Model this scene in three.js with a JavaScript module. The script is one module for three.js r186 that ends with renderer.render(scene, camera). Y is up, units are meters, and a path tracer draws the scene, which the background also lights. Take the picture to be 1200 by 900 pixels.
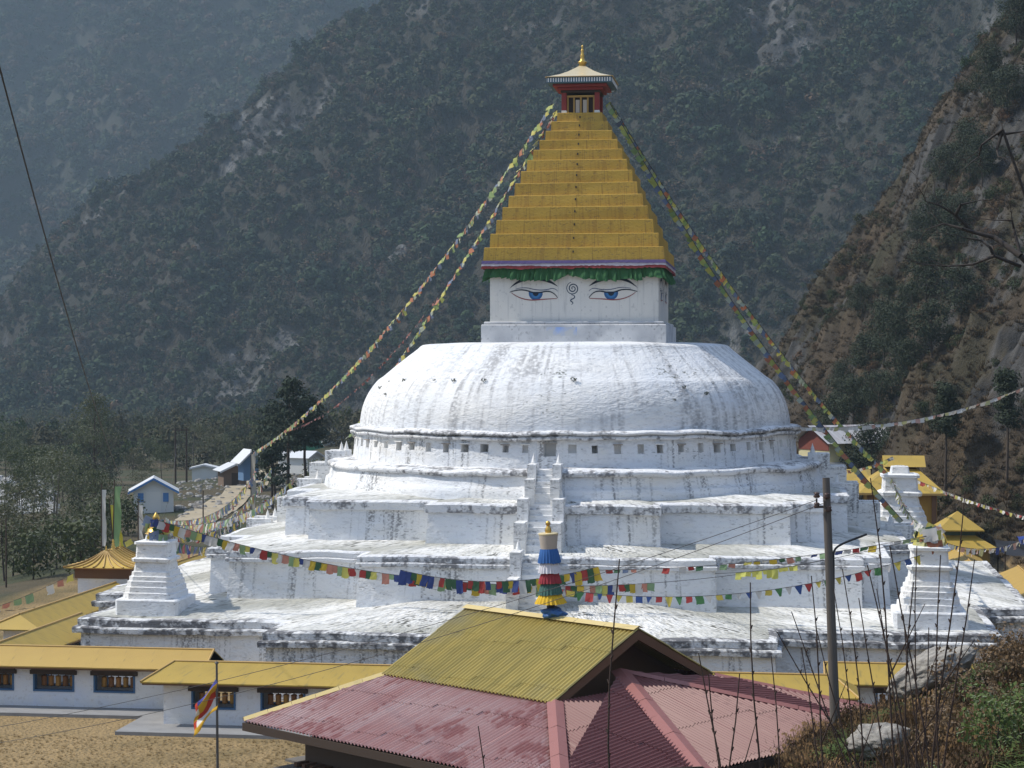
import * as THREE from 'three';
import { mergeGeometries } from 'three/addons/utils/BufferGeometryUtils.js';
import { ImprovedNoise } from 'three/addons/math/ImprovedNoise.js';

// ---------------------------------------------------------------- camera, sky, sun, exposure
const scene = new THREE.Scene();
const F = 2296, CAM = new THREE.Vector3(10.55, 13.8, 100), YAW = 0.137, PITCH = -0.0111;
const camera = new THREE.PerspectiveCamera(2 * Math.atan(450 / F) * 180 / Math.PI, 4 / 3, 0.5, 6000);
camera.position.copy(CAM); camera.rotation.order = 'YXZ'; camera.rotation.y = YAW; camera.rotation.x = PITCH;
camera.updateMatrixWorld();

const renderer = new THREE.WebGLRenderer({ antialias: true });
renderer.toneMapping = THREE.LinearToneMapping;
renderer.toneMappingExposure = 1.1;
renderer.shadowMap.enabled = true;

// sun: high on the left, so that tops and left faces are lit and the fronts are only grazed
const SUN_AZ = 92 * Math.PI / 180, SUN_EL = 50 * Math.PI / 180;   // azimuth measured from -z towards -x
const sunDir = new THREE.Vector3(-Math.sin(SUN_AZ) * Math.cos(SUN_EL), Math.sin(SUN_EL), -Math.cos(SUN_AZ) * Math.cos(SUN_EL));
const sun = new THREE.DirectionalLight(new THREE.Color().setRGB(1, 0.93, 0.82), 4.2);
sun.position.copy(sunDir).multiplyScalar(400); sun.castShadow = true; sun.shadow.radius = 2;
Object.assign(sun.shadow.camera, { left: -120, right: 120, top: 120, bottom: -120, near: 1, far: 1200 });
sun.shadow.mapSize.set(4096, 4096);
scene.add(sun, sun.target);

{ // hazy morning sky: pale near the horizon, blue overhead, bright round the sun
  const w = 256, h = 128, d = new Float32Array(w * h * 4), v = new THREE.Vector3();
  for (let j = 0; j < h; j++) for (let i = 0; i < w; i++) {
    const el = ((j + 0.5) / h - 0.5) * Math.PI, az = ((i + 0.5) / w - 0.5) * 2 * Math.PI;
    v.set(Math.cos(el) * Math.cos(az), Math.sin(el), Math.cos(el) * Math.sin(az));
    const t = Math.pow(Math.max(0, Math.sin(el)), 0.55), c = Math.max(0, v.dot(sunDir));
    const a = 0.35 * Math.pow(c, 6) + 0.5 * Math.pow(c, 40);
    const k = (j * w + i) * 4;
    d[k] = 0.80 * (1 - t) + 0.40 * t + a; d[k + 1] = 0.88 * (1 - t) + 0.57 * t + a * 0.95; d[k + 2] = 1.0 * (1 - t) + 0.92 * t + a * 0.86; d[k + 3] = 1;
    if (el < 0) { d[k] = 0.25; d[k + 1] = 0.26; d[k + 2] = 0.25; }
  }
  const t = new THREE.DataTexture(d, w, h, THREE.RGBAFormat, THREE.FloatType);
  t.mapping = THREE.EquirectangularReflectionMapping; t.magFilter = t.minFilter = THREE.LinearFilter; t.needsUpdate = true;
  scene.background = t; scene.environment = t; scene.backgroundIntensity = 0.78; scene.environmentIntensity = 0.78;
}
scene.fog = new THREE.FogExp2(new THREE.Color().setRGB(0.62, 0.83, 1.0), 0.00022);

// ---------------------------------------------------------------- helpers
function rng(seed) { let s = seed >>> 0; return () => { s = (s + 0x6D2B79F5) | 0; let t = Math.imul(s ^ (s >>> 15), 1 | s); t = (t + Math.imul(t ^ (t >>> 7), 61 | t)) ^ t; return ((t ^ (t >>> 14)) >>> 0) / 4294967296; }; }
const perlin = new ImprovedNoise();
const N3 = (x, y, z) => perlin.noise(x + 37.3, y + 11.7, z + 5.1);
function fbm(x, y, z, o = 4) { let a = 1, s = 0, f = 1; for (let i = 0; i < o; i++) { s += a * N3(x * f + i * 17, y * f, z * f - i * 9); a *= 0.5; f *= 2.03; } return s; }
function ridged(x, y, z, o = 4) { let a = 1, s = 0, f = 1; for (let i = 0; i < o; i++) { s += a * (1 - Math.abs(2 * N3(x * f + i * 31, y * f, z * f))); a *= 0.5; f *= 2.1; } return s / 1.9; }
const clamp = (x, a = 0, b = 1) => Math.min(b, Math.max(a, x));
const sstep = (a, b, x) => { const t = clamp((x - a) / (b - a)); return t * t * (3 - 2 * t); };
const lerp = (a, b, t) => a + (b - a) * t;
const lin = (r, g, b) => new THREE.Color().setRGB(r, g, b);
const V = (x, y, z) => new THREE.Vector3(x, y, z);
// a photo pixel gives a direction; the plane that the thing touches gives its distance
const ray = (px, py) => V((px - 600) / F, -(py - 450) / F, -1).applyQuaternion(camera.quaternion);
const atY = (px, py, y) => { const r = ray(px, py); return CAM.clone().addScaledVector(r, (y - CAM.y) / r.y); };
const atZ = (px, py, z) => { const r = ray(px, py); return CAM.clone().addScaledVector(r, (z - CAM.z) / r.z); };

const used = {};
function numbered(name) { const n = used[name] = (used[name] ?? -1) + 1; return n ? `${name}_${String(n).padStart(3, '0')}` : name; }
function shadows(o) { o.traverse(m => { if (m.isMesh) { m.castShadow = true; m.receiveShadow = true; } }); return o; }
function tag(o, label, category, group) { o.userData.label = label; o.userData.category = category; if (group) o.userData.group = group; return o; }
function thing(name, label, category, pos = [0, 0, 0], turn = 0, group) {
  const g = new THREE.Group(); g.name = numbered(name); g.position.set(...pos); g.rotation.y = turn; scene.add(g);
  return tag(g, label, category, group);
}
function part(name, geo, mat, parent, extra) {
  const m = new THREE.Mesh(Array.isArray(geo) ? (geo.length > 1 ? mergeGeometries(geo.map(plain)) : geo[0]) : geo, mat);
  m.name = parent === scene ? numbered(name) : name; m.castShadow = m.receiveShadow = true; parent.add(m);
  if (extra) Object.assign(m.userData, extra);
  return m;
}
function structure(name, geo, mat) { const m = part(name, geo, mat, scene); m.userData.kind = 'structure'; return m; }
function plain(g) { const n = g.index ? g.toNonIndexed() : g; for (const k of Object.keys(n.attributes)) if (!['position', 'normal', 'uv'].includes(k)) n.deleteAttribute(k); if (!n.attributes.uv) n.setAttribute('uv', new THREE.BufferAttribute(new Float32Array(n.attributes.position.count * 2), 2)); return n; }
function copyOf(o, pos, turn, scale, label) {
  const c = o.clone(); c.name = numbered(o.name.replace(/_\d{3}$/, '')); c.userData = { ...o.userData }; if (label) c.userData.label = label;
  c.position.set(...pos); c.rotation.y = turn; if (scale) c.scale.set(...(Array.isArray(scale) ? scale : [scale, scale, scale])); scene.add(c); return c;
}
class Quads { // collects quads / triangles with uv in metres
  constructor() { this.p = []; this.u = []; }
  tri(a, b, c, ua, ub, uc) { this.p.push(...a, ...b, ...c); this.u.push(...(ua || [0, 0]), ...(ub || [1, 0]), ...(uc || [0, 1])); return this; }
  quad(a, b, c, d, ua, ub, uc, ud) {
    if (!ua) { const l = Math.hypot(b[0] - a[0], b[1] - a[1], b[2] - a[2]), h = Math.hypot(d[0] - a[0], d[1] - a[1], d[2] - a[2]); ua = [0, 0]; ub = [l, 0]; uc = [l, h]; ud = [0, h]; }
    return this.tri(a, b, c, ua, ub, uc).tri(a, c, d, ua, uc, ud);
  }
  geo() { const g = new THREE.BufferGeometry(); g.setAttribute('position', new THREE.Float32BufferAttribute(this.p, 3)); g.setAttribute('uv', new THREE.Float32BufferAttribute(this.u, 2)); g.computeVertexNormals(); return g; }
}
function box(w, h, d, x = 0, y = 0, z = 0, ry = 0) { // centre x,z; base y; uv in metres
  const g = new THREE.BoxGeometry(w, h, d), uv = g.attributes.uv, s = [[d, h], [d, h], [w, d], [w, d], [w, h], [w, h]];
  for (let i = 0; i < 24; i++) uv.setXY(i, uv.getX(i) * s[i >> 2][0] + x, uv.getY(i) * s[i >> 2][1] + y);
  g.translate(0, h / 2, 0); if (ry) g.rotateY(ry); g.translate(x, y, z); return g;
}
function bevelBox(w, h, d, x, y, z, b = 0.03, ry = 0) {
  const s = new THREE.Shape(); const a = w / 2 - b, c = d / 2 - b; s.moveTo(-a, -c); s.lineTo(a, -c); s.lineTo(a, c); s.lineTo(-a, c); s.closePath();
  const g = new THREE.ExtrudeGeometry(s, { depth: h - 2 * b, bevelEnabled: true, bevelSize: b, bevelThickness: b, bevelSegments: 1 });
  g.rotateX(-Math.PI / 2); g.translate(0, b, 0); if (ry) g.rotateY(ry); g.translate(x, y, z); return g;
}
function grid(nu, nv, f, uvf) { // smooth indexed sheet
  const p = [], u = [], idx = [];
  for (let j = 0; j <= nv; j++) for (let i = 0; i <= nu; i++) { const q = f(i / nu, j / nv); p.push(q[0], q[1], q[2]); const t = uvf ? uvf(i / nu, j / nv) : [i / nu, j / nv]; u.push(t[0], t[1]); }
  for (let j = 0; j < nv; j++) for (let i = 0; i < nu; i++) { const a = j * (nu + 1) + i, b = a + 1, c = a + nu + 1, d = c + 1; idx.push(a, c, b, b, c, d); }
  const g = new THREE.BufferGeometry(); g.setAttribute('position', new THREE.Float32BufferAttribute(p, 3)); g.setAttribute('uv', new THREE.Float32BufferAttribute(u, 2)); g.setIndex(idx); g.computeVertexNormals(); return g;
}
function tube(pts, r, seg = 6, n) { const c = new THREE.CatmullRomCurve3(pts.map(p => p.isVector3 ? p : V(...p))); return new THREE.TubeGeometry(c, n || pts.length * 4, r, seg, false); }
function taper(a, b, r0, r1, seg = 6) { // a tapered limb between two points
  const d = b.clone().sub(a), g = new THREE.CylinderGeometry(r1, r0, d.length(), seg, 1, true); g.translate(0, d.length() / 2, 0);
  g.applyQuaternion(new THREE.Quaternion().setFromUnitVectors(V(0, 1, 0), d.normalize())); g.translate(a.x, a.y, a.z); return g;
}
const lathe = (pts, seg = 24) => new THREE.LatheGeometry(pts.map(p => new THREE.Vector2(p[0], p[1])), seg);

// periodic value noise for textures
function hash2(x, y, s) { let h = (x * 374761393 + y * 668265263 + s * 2147483647) | 0; h = Math.imul(h ^ (h >>> 13), 1274126177); return ((h ^ (h >>> 16)) >>> 0) / 4294967296; }
function vn(x, y, px, py, s) { const xi = Math.floor(x), yi = Math.floor(y), fx = x - xi, fy = y - yi, ux = fx * fx * (3 - 2 * fx), uy = fy * fy * (3 - 2 * fy); const X = i => ((i % px) + px) % px, Y = i => ((i % py) + py) % py; const a = hash2(X(xi), Y(yi), s), b = hash2(X(xi + 1), Y(yi), s), c = hash2(X(xi), Y(yi + 1), s), d = hash2(X(xi + 1), Y(yi + 1), s); return lerp(lerp(a, b, ux), lerp(c, d, ux), uy); }
function pf(u, v, fx, fy, o, s) { let a = 0.5, t = 0, n = 0; for (let i = 0; i < o; i++) { t += a * vn(u * fx, v * fy, fx, fy, s + i); n += a; a *= 0.5; fx *= 2; fy *= 2; } return t / n; }
function tex(w, h, f, srgb = true) { // f(u,v) -> [r,g,b] 0..1 linear for colour, plain for data
  const d = new Uint8Array(w * h * 4), e = c => srgb ? (c <= 0.0031308 ? 12.92 * c : 1.055 * Math.pow(c, 1 / 2.4) - 0.055) : c;
  for (let j = 0; j < h; j++) for (let i = 0; i < w; i++) { const c = f(i / w, j / h), k = (j * w + i) * 4; d[k] = clamp(e(clamp(c[0]))) * 255; d[k + 1] = clamp(e(clamp(c[1]))) * 255; d[k + 2] = clamp(e(clamp(c[2]))) * 255; d[k + 3] = 255; }
  const t = new THREE.DataTexture(d, w, h); t.wrapS = t.wrapT = THREE.RepeatWrapping; t.magFilter = THREE.LinearFilter; t.minFilter = THREE.LinearMipmapLinearFilter; t.generateMipmaps = true; if (srgb) t.colorSpace = THREE.SRGBColorSpace; t.needsUpdate = true; return t;
}
function scaled(t, rx, ry) { const c = t.clone(); c.repeat.set(1 / rx, 1 / ry); c.needsUpdate = true; return c; }
const mat = (color, rough = 0.85, o = {}) => new THREE.MeshStandardMaterial({ color: Array.isArray(color) ? lin(...color) : color, roughness: rough, side: THREE.DoubleSide, ...o });
const mix3 = (a, b, t) => [lerp(a[0], b[0], t), lerp(a[1], b[1], t), lerp(a[2], b[2], t)];

// ---------------------------------------------------------------- materials
// whitewashed rubble: v = 0 at the bottom, streaks of black algae that start at the top of a 3 m high strip
const WASH = [0.80, 0.80, 0.79], COOL = [0.70, 0.74, 0.80], ALGAE = [0.075, 0.075, 0.08], CREAM = [0.72, 0.68, 0.60];
function washTex(streak, seed) {
  return tex(2048, 256, (u, v) => {
    let c = mix3(WASH, COOL, clamp(pf(u, v, 12, 3, 4, seed) * 1.6 - 0.4));
    c = mix3(c, CREAM, clamp(pf(u, v, 20, 6, 4, seed + 9) * 3 - 1.75) * 0.6);
    const course = pf(u, v, 60, 26, 3, seed + 20) * 0.6 + pf(u, v, 200, 40, 2, seed + 25) * 0.4; c = mix3(c, [0.40, 0.41, 0.43], clamp(course * 4.2 - 2.3) * 0.42);
    // drips of algae: each column of the wall has its own run, from the ledge down
    const run = pf(u, 0.5, 190, 1, 3, seed + 31), where = pf(u, 0.5, 26, 1, 3, seed + 40), len = clamp(pf(u, 0.5, 90, 1, 3, seed + 45) * 1.3 - 0.25 + streak), bit = pf(u, v, 340, 60, 3, seed + 50);
    const s = clamp((run * 0.8 + where * 1.3 - 1.2 + streak) * 3.2) * clamp((v - 1 + len) * 5 + bit * 2 - 1) * clamp(bit * 3.2 - 1.0);
    c = mix3(c, ALGAE, clamp(s) * 0.7);
    const patch = clamp(pf(u, v, 16, 4, 4, seed + 80) * 3.4 - 1.55);
    const spot = pf(u, v, 160, 60, 2, seed + 61) * 0.75 + pf(u, v, 30, 10, 3, seed + 70) * 0.4; c = mix3(c, ALGAE, clamp((spot - 0.70 - (1 - patch) * 0.12) * 6) * 0.62);
    return c;
  });
}
const washBump = tex(1024, 512, (u, v) => { const a = pf(u, v, 48, 40, 3, 500) * 0.5 + pf(u, v, 130, 110, 3, 510) * 0.35 + pf(u, v, 10, 8, 2, 520) * 0.4; return [a, a, a]; }, false);
const washA = washTex(0.06, 1), washB = washTex(0.12, 101);
const wallMat = mat([1, 1, 1], 0.92, { map: scaled(washA, 24, 3.2), bumpMap: scaled(washBump, 12, 6), bumpScale: 0.05 });
const dirtyWallMat = mat([1, 1, 1], 0.92, { map: scaled(washB, 21, 3.2), bumpMap: scaled(washBump, 11, 5), bumpScale: 0.06 });
const capTex = tex(1024, 128, (u, v) => {
  let c = mix3(WASH, [0.62, 0.64, 0.67], pf(u, v, 30, 3, 3, 201));
  const s = pf(u, v, 60, 3, 4, 211) * 0.9 + pf(u, v, 9, 2, 3, 221) * 0.75 + pf(u, v, 200, 16, 2, 231) * 0.4;
  return mix3(c, [0.10, 0.10, 0.11], clamp((s - 0.86) * 3.4) * 0.92);
});
const capMat = mat([1, 1, 1], 0.95, { map: scaled(capTex, 17, 1.1), bumpMap: scaled(washBump, 9, 5), bumpScale: 0.07 });
const capMatLight = mat([1, 1, 1], 0.95, { map: scaled(tex(1024, 128, (u, v) => { let c = mix3(WASH, [0.66, 0.68, 0.72], pf(u, v, 30, 3, 3, 301)); const s = pf(u, v, 70, 3, 4, 311) * 0.9 + pf(u, v, 12, 2, 3, 321) * 0.7 + pf(u, v, 200, 16, 2, 331) * 0.4; return mix3(c, [0.12, 0.12, 0.13], clamp((s - 0.98) * 3.6) * 0.85); }), 17, 1.1), bumpMap: scaled(washBump, 9, 5), bumpScale: 0.07 });
const topTex = tex(1024, 1024, (u, v) => {
  let c = mix3([0.76, 0.76, 0.74], [0.42, 0.42, 0.38], clamp(pf(u, v, 6, 6, 5, 401) * 2.6 - 0.8));
  c = mix3(c, [0.26, 0.255, 0.22], clamp(pf(u, v, 110, 70, 3, 411) * 4 - 2.15) * 0.7);
  const k = pf(u, v, 120, 70, 2, 421) * 0.7 + pf(u, v, 14, 10, 3, 431) * 0.5; return mix3(c, [0.07, 0.07, 0.055], clamp((k - 0.76) * 9) * 0.9);
});
const topBump = tex(1024, 1024, (u, v) => { const a = pf(u, v, 50, 26, 3, 441) * 0.6 + pf(u, v, 180, 110, 2, 451) * 0.4; return [a, a, a]; }, false);
const topMat = mat([1, 1, 1], 0.95, { map: scaled(topTex, 16, 16), bumpMap: scaled(topBump, 14, 14), bumpScale: 0.16 });
const domeTex = tex(2048, 512, (u, v) => { // u round the dome, v up its profile
  let c = mix3(WASH, COOL, clamp(pf(u, v, 20, 5, 4, 601) * 1.5 - 0.35));
  const course = pf(u, v, 220, 70, 3, 611) * 0.6 + pf(u, v, 600, 120, 2, 615) * 0.4; c = mix3(c, [0.38, 0.39, 0.41], clamp(course * 4.2 - 2.0) * 0.55 * clamp(pf(u, v, 14, 4, 4, 617) * 3 - 0.7));
  const run = pf(u, v, 300, 3, 4, 621), where = pf(u, v, 26, 2, 3, 631), bit = pf(u, v, 500, 90, 2, 641);
  c = mix3(c, [0.26, 0.26, 0.27], clamp((run * 1.25 + where * 0.9 - 1.03) * 2.8) * clamp(bit * 2 - 0.35) * 0.7);
  const edge = Math.abs(v - 0.45) < 0.035 ? 1 : 0, blot = pf(u, v, 420, 90, 3, 651) * 0.75 + pf(u, v, 22, 4, 2, 661) * 0.5;
  c = mix3(c, [0.07, 0.08, 0.06], clamp((blot - 0.9 + edge * 0.07) * 9) * 0.8);
  return c;
});
const domeMat = mat([1, 1, 1], 0.92, { map: domeTex, bumpMap: scaled(washBump, 0.2, 0.7), bumpScale: 0.05 });
const goldTex = tex(512, 256, (u, v) => {
  let c = mix3([0.56, 0.36, 0.05], [0.46, 0.285, 0.04], pf(u, v, 6, 4, 4, 701));
  const s = pf(u, v, 70, 2, 3, 711); c = mix3(c, [0.30, 0.15, 0.025], clamp(s * 3 - 1.6) * 0.55);
  if (Math.abs((u * 5) % 1 - 0.5) < 0.008) c = mix3(c, [0.2, 0.12, 0.03], 0.6);
  c = mix3(c, [0.16, 0.10, 0.04], clamp(pf(u, v, 60, 40, 3, 721) * 4 - 2.5) * 0.7); return c;
});
const goldMat = mat([1, 1, 1], 0.6, { map: scaled(goldTex, 6, 3), bumpMap: scaled(washBump, 6, 3), bumpScale: 0.015 });
const gildMat = mat([0.62, 0.40, 0.10], 0.35, { metalness: 0.75 });
function paintTex(a, b, stain, seed) { return tex(512, 512, (u, v) => { let c = mix3(a, b, clamp(pf(u, v, 5, 5, 4, seed) * 1.8 - 0.4)); c = mix3(c, stain, clamp(pf(u, v, 40, 12, 4, seed + 10) * 3.6 - 2.25) * 0.7); return mix3(c, stain, clamp(pf(u, v, 4, 3, 4, seed + 20) * 3 - 1.75) * 0.5); }); }
const yellowRoofTex = paintTex([0.44, 0.30, 0.05], [0.34, 0.235, 0.04], [0.16, 0.135, 0.05], 801);
const yellowRoofMat = mat([1, 1, 1], 0.62, { map: scaled(yellowRoofTex, 7, 7) });
const orangeRoofMat = mat([1, 1, 1], 0.62, { map: scaled(paintTex([0.45, 0.30, 0.07], [0.39, 0.255, 0.06], [0.22, 0.16, 0.06], 851), 7, 7) });
const trimYellow = mat([0.46, 0.30, 0.10], 0.6);
const galleryWallMat = mat([1, 1, 1], 0.9, { map: scaled(tex(512, 128, (u, v) => { let c = mix3([0.78, 0.77, 0.74], [0.68, 0.72, 0.80], clamp(pf(u, v, 8, 3, 4, 901) * 2 - 0.5)); return mix3(c, [0.45, 0.42, 0.38], clamp(pf(u, v, 60, 16, 3, 911) * 4 - 2.7) * 0.5); }), 9, 2.2), bumpMap: scaled(washBump, 6, 3), bumpScale: 0.02 });
const blueWood = mat([0.045, 0.12, 0.24], 0.7), darkWood = mat([0.05, 0.032, 0.022], 0.8), brownWood = mat([0.16, 0.085, 0.045], 0.8);
const concrete = mat([1, 1, 1], 0.95, { map: scaled(tex(256, 256, (u, v) => mix3([0.30, 0.30, 0.30], [0.20, 0.20, 0.205], pf(u, v, 8, 8, 5, 951))), 4, 4) });
const redPaint = mat([0.26, 0.035, 0.03], 0.7), whitePaint = mat([0.78, 0.77, 0.74], 0.85), greyMetal = mat([0.35, 0.36, 0.38], 0.45, { metalness: 0.5 });
const blackIron = mat([0.03, 0.03, 0.032], 0.7), woodPole = mat([1, 1, 1], 0.9, { map: scaled(tex(64, 256, (u, v) => mix3([0.16, 0.14, 0.125], [0.08, 0.07, 0.06], pf(u, v, 16, 6, 4, 971))), 1, 3) });
const wireMat = mat([0.04, 0.04, 0.045], 0.6);

// ---------------------------------------------------------------- terrain
function hillC(x, z) { // two spurs come down from the right behind the halls
  const w = 5 * N3(x * 0.03, 2, z * 0.03);
  const c1 = 13 + 1.5 * (x - 7.5 + w * 0.4), s1 = Math.max(-4, c1) - 0.42 * Math.max(0, z + 140) - 1.1 * Math.max(0, -140 - z);
  const e = x - 20.5 + 0.6 * N3(z * 0.2, x * 0.2, 3), c2 = e > 0 ? 12 + 0.8 * e : 12 + 2.6 * e, s2 = c2 - 0.5 * Math.max(0, z + 62) - 1.3 * Math.max(0, -62 - z);
  const s3 = z < -14 ? 0.75 * (x - 28.5) * sstep(-14, -30, z) : -1, s4 = 0.7 * (x - 36);
  let h = Math.max(s1, s2, s3, s4); if (h < -3) return -3;
  const k = sstep(0, 6, h); h += (ridged(x * 0.5, h * 0.2, z * 0.42, 2) - 0.6) * 0.7 * k;
  h += (ridged(x * 0.06, 3, z * 0.06, 4) - 0.6) * 6 * k + fbm(x * 0.25, h * 0.1, z * 0.25, 3) * 1.1 * k + sstep(-0.05, 0.25, fbm(x * 0.06 + 9, 5, z * 0.06, 4)) * (ridged(x * 0.22 + z * 0.12, 4, z * 0.2, 3) - 0.55) * 2.6 * k;
  return h;
}
function ground(x, z) {
  const dc = 100 - z;
  // camera bank
  let h = Math.max(0, 12.1 - 0.262 * Math.max(0, dc)) + (dc < 46 ? 0.12 * fbm(x * 0.4, 0, z * 0.4, 3) : 0);
  // scrub shoulder on the right of the near building
  const e = clamp(0.43 * (x - 0.4), 0, 9.5) * sstep(6.5, 11, x) * (1 - sstep(46, 62, dc)) * sstep(8, 34, dc);
  h = Math.max(h, e + (dc < 46 ? 0.0 : 0) + (e > 0.1 ? 0.35 * fbm(x * 0.35, 4, z * 0.35, 3) : 0));
  // river side: the bench breaks off on the left
  const edge = lerp(-36, -56, sstep(-35, -75, z)) - 3 * N3(z * 0.05, 8, 0);
  const drop = sstep(0, 34, edge - x);
  h -= drop * 10 * sstep(70, 40, z);
  h += (x < -30 || z < -40) ? 0.35 * fbm(x * 0.09, 6, z * 0.09, 3) * sstep(-30, -44, Math.min(x, z + 10)) : 0;
  h += sstep(-130, -330, z) * 3 * (1 - drop);
  return Math.max(h, hillC(x, z));
}
const ROADS = t => [lerp(-39, -47, t) + 6 * Math.sin(t * 3.1), lerp(-60, -150, t)];
function groundColor(x, y, z, ny) {
  const hc = hillC(x, z), n = fbm(x * 0.12, 0, z * 0.12, 4), n2 = fbm(x * 0.6, 3, z * 0.6, 3);
  if (hc > 0.4 && hc >= y - 0.6) {
    let c = mix3([0.078, 0.056, 0.033], [0.038, 0.029, 0.021], clamp(0.5 + n2));
    c = mix3(c, [0.045, 0.04, 0.022], clamp(n * 1.6));
    const rock = sstep(0.12, 0.24, fbm(x * 0.09 + 9, 5, z * 0.09, 5) + (0.60 - ny) * 0.9 + sstep(22, 40, x) * 0.10 + 0.2 * fbm(x * 0.8, 2, z * 0.8, 2)); return mix3(c, mix3([0.085, 0.082, 0.08], [0.018, 0.018, 0.019], clamp(0.6 + n2 * 1.3 + 0.9 * fbm(x * 1.7, y * 0.6, z * 1.7, 2))), rock);
  }
  if (z > 44) { return mix3([0.075, 0.065, 0.03], [0.15, 0.10, 0.05], clamp(0.5 + n2 + n)); }
  if (Math.abs(x) < 34 && z > -36) return mix3([0.31, 0.215, 0.10], [0.17, 0.125, 0.05], clamp(0.35 + n * 1.5 + n2 * 1.0));
  return mix3([0.085, 0.068, 0.036], [0.045, 0.052, 0.02], clamp(0.5 + n * 1.6));
}
const grainBump = tex(512, 512, (u, v) => { const a = pf(u, v, 60, 60, 4, 1001); return [a, a, a]; }, false);
const grainCol = tex(512, 512, (u, v) => { const a = 0.62 + 0.6 * pf(u, v, 90, 90, 3, 1011) * (0.5 + pf(u, v, 9, 9, 3, 1021)); return [a, a, a * 0.97]; });
const terrainMat = new THREE.MeshStandardMaterial({ vertexColors: true, roughness: 1, map: grainCol, bumpMap: grainBump, bumpScale: 0.12, side: THREE.DoubleSide });
function heightSheet(x0, x1, z0, z1, step, hf, cf, uvs = 6) {
  const nx = Math.round((x1 - x0) / step), nz = Math.round((z1 - z0) / step);
  const g = grid(nx, nz, (u, v) => { const x = lerp(x0, x1, u), z = lerp(z0, z1, v); return [x, hf(x, z), z]; }, (u, v) => [lerp(x0, x1, u) / uvs, lerp(z0, z1, v) / uvs]);
  const p = g.attributes.position, n = g.attributes.normal, c = new Float32Array(p.count * 3);
  for (let i = 0; i < p.count; i++) { const k = cf(p.getX(i), p.getY(i), p.getZ(i), Math.abs(n.getY(i))); c[i * 3] = k[0]; c[i * 3 + 1] = k[1]; c[i * 3 + 2] = k[2]; }
  g.setAttribute('color', new THREE.BufferAttribute(c, 3)); return g;
}
structure('ground', heightSheet(-130, 70, -340, 118, 1.25, (x, z) => ground(x, z) - (x > 8.5 && z < -24 && z > -166 && hillC(x, z) > 1 ? 1.6 : 0), groundColor), terrainMat);
structure('hillside', heightSheet(7, 69, -168, -22, 0.6, (x, z) => Math.max(ground(x, z), -0.2), groundColor, 4), terrainMat);
// the far valley floor, out to the horizon
structure('valley_floor', (() => { const g = new THREE.PlaneGeometry(5000, 5000); g.rotateX(-Math.PI / 2); g.translate(0, -14, -600); return g; })(), mat([0.06, 0.065, 0.03], 1));

// forested mountain across the valley: a spur whose crest falls to the left
const bN = [0.50, -0.866];
const bDist = (x, z) => x * bN[0] + z * bN[1] - 395;             // metres behind the foot line
function mountB(x, z) {
  const s = bDist(x, z); let h = s < 0 ? s * 0.1 : 0.92 * s;
  h += (ridged(x * 0.008, 2, z * 0.008, 4) - 0.6) * 34 * sstep(-10, 60, s) + fbm(x * 0.03, 7, z * 0.03, 4) * 11 * sstep(-5, 40, s);
  h += sstep(0.24, 0.4, rockMaskB(x, z)) * 3.2 * (ridged(x * 0.09, 4, z * 0.09, 3) - 0.6) * sstep(0, 30, s);
  const left = 1.3 * (x + 385 + 0.28 * (z + 640)) + 60 * N3(x * 0.012, 1, z * 0.012) + 22 * N3(x * 0.035, 4, z * 0.035);
  return Math.min(h, left) - 8;
}
const rockMaskB = (x, z) => { const x2 = x * 0.866 + z * 0.5; return fbm(x * 0.017 + 3, 1, z * 0.017, 4) * 0.9 + sstep(-260, 60, x2 + 120) * 0.22 + fbm(x * 0.06, 9, z * 0.06, 3) * 0.35; };
function mountColor(x, y, z, ny) {
  const r = rockMaskB(x, z), n = fbm(x * 0.09, 3, z * 0.09, 4);
  let c = mix3([0.036, 0.030, 0.021], [0.020, 0.022, 0.015], clamp(0.5 + n));
  return mix3(c, mix3([0.14, 0.14, 0.14], [0.026, 0.027, 0.029], clamp(0.62 + 1.9 * fbm(x * 0.16, y * 0.04, z * 0.16, 4))), sstep(0.30, 0.48, r + 0.35 * fbm(x * 0.13, 5, z * 0.13, 3)));
}
function rotSheet(u0, u1, s0, s1, step, n, off, hf, cf) { // a sheet laid along a foot line
  const t = [-n[1], n[0]], nu = Math.round((u1 - u0) / step), ns = Math.round((s1 - s0) / step);
  const at = (u, s) => [n[0] * (s + off) + t[0] * u, n[1] * (s + off) + t[1] * u];
  const g = grid(nu, ns, (a, b) => { const [x, z] = at(lerp(u0, u1, a), lerp(s0, s1, b)); return [x, hf(x, z), z]; }, (a, b) => [lerp(u0, u1, a) / 30, lerp(s0, s1, b) / 30]);
  const p = g.attributes.position, nn = g.attributes.normal, c = new Float32Array(p.count * 3);
  for (let i = 0; i < p.count; i++) { const k = cf(p.getX(i), p.getY(i), p.getZ(i), Math.abs(nn.getY(i))); c[i * 3] = k[0]; c[i * 3 + 1] = k[1]; c[i * 3 + 2] = k[2]; }
  g.setAttribute('color', new THREE.BufferAttribute(c, 3)); return g;
}
const mountainMat = new THREE.MeshStandardMaterial({ vertexColors: true, roughness: 1, map: grainCol, bumpMap: grainBump, bumpScale: 0.8, side: THREE.DoubleSide });
structure('mountain', rotSheet(-760, 60, -60, 330, 2.6, bN, 395, mountB, mountColor), mountainMat);
const aN = [0.30, -0.954];
function mountA(x, z) { const s = x * aN[0] + z * aN[1] - 830; return (s < 0 ? 0.1 * s : 0.8 * s) + (ridged(x * 0.006 + 5, 2, z * 0.006, 4) - 0.6) * 95 * sstep(0, 90, s) + fbm(x * 0.02, 3, z * 0.02, 3) * 14 * sstep(0, 60, s) - 10; }
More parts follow.
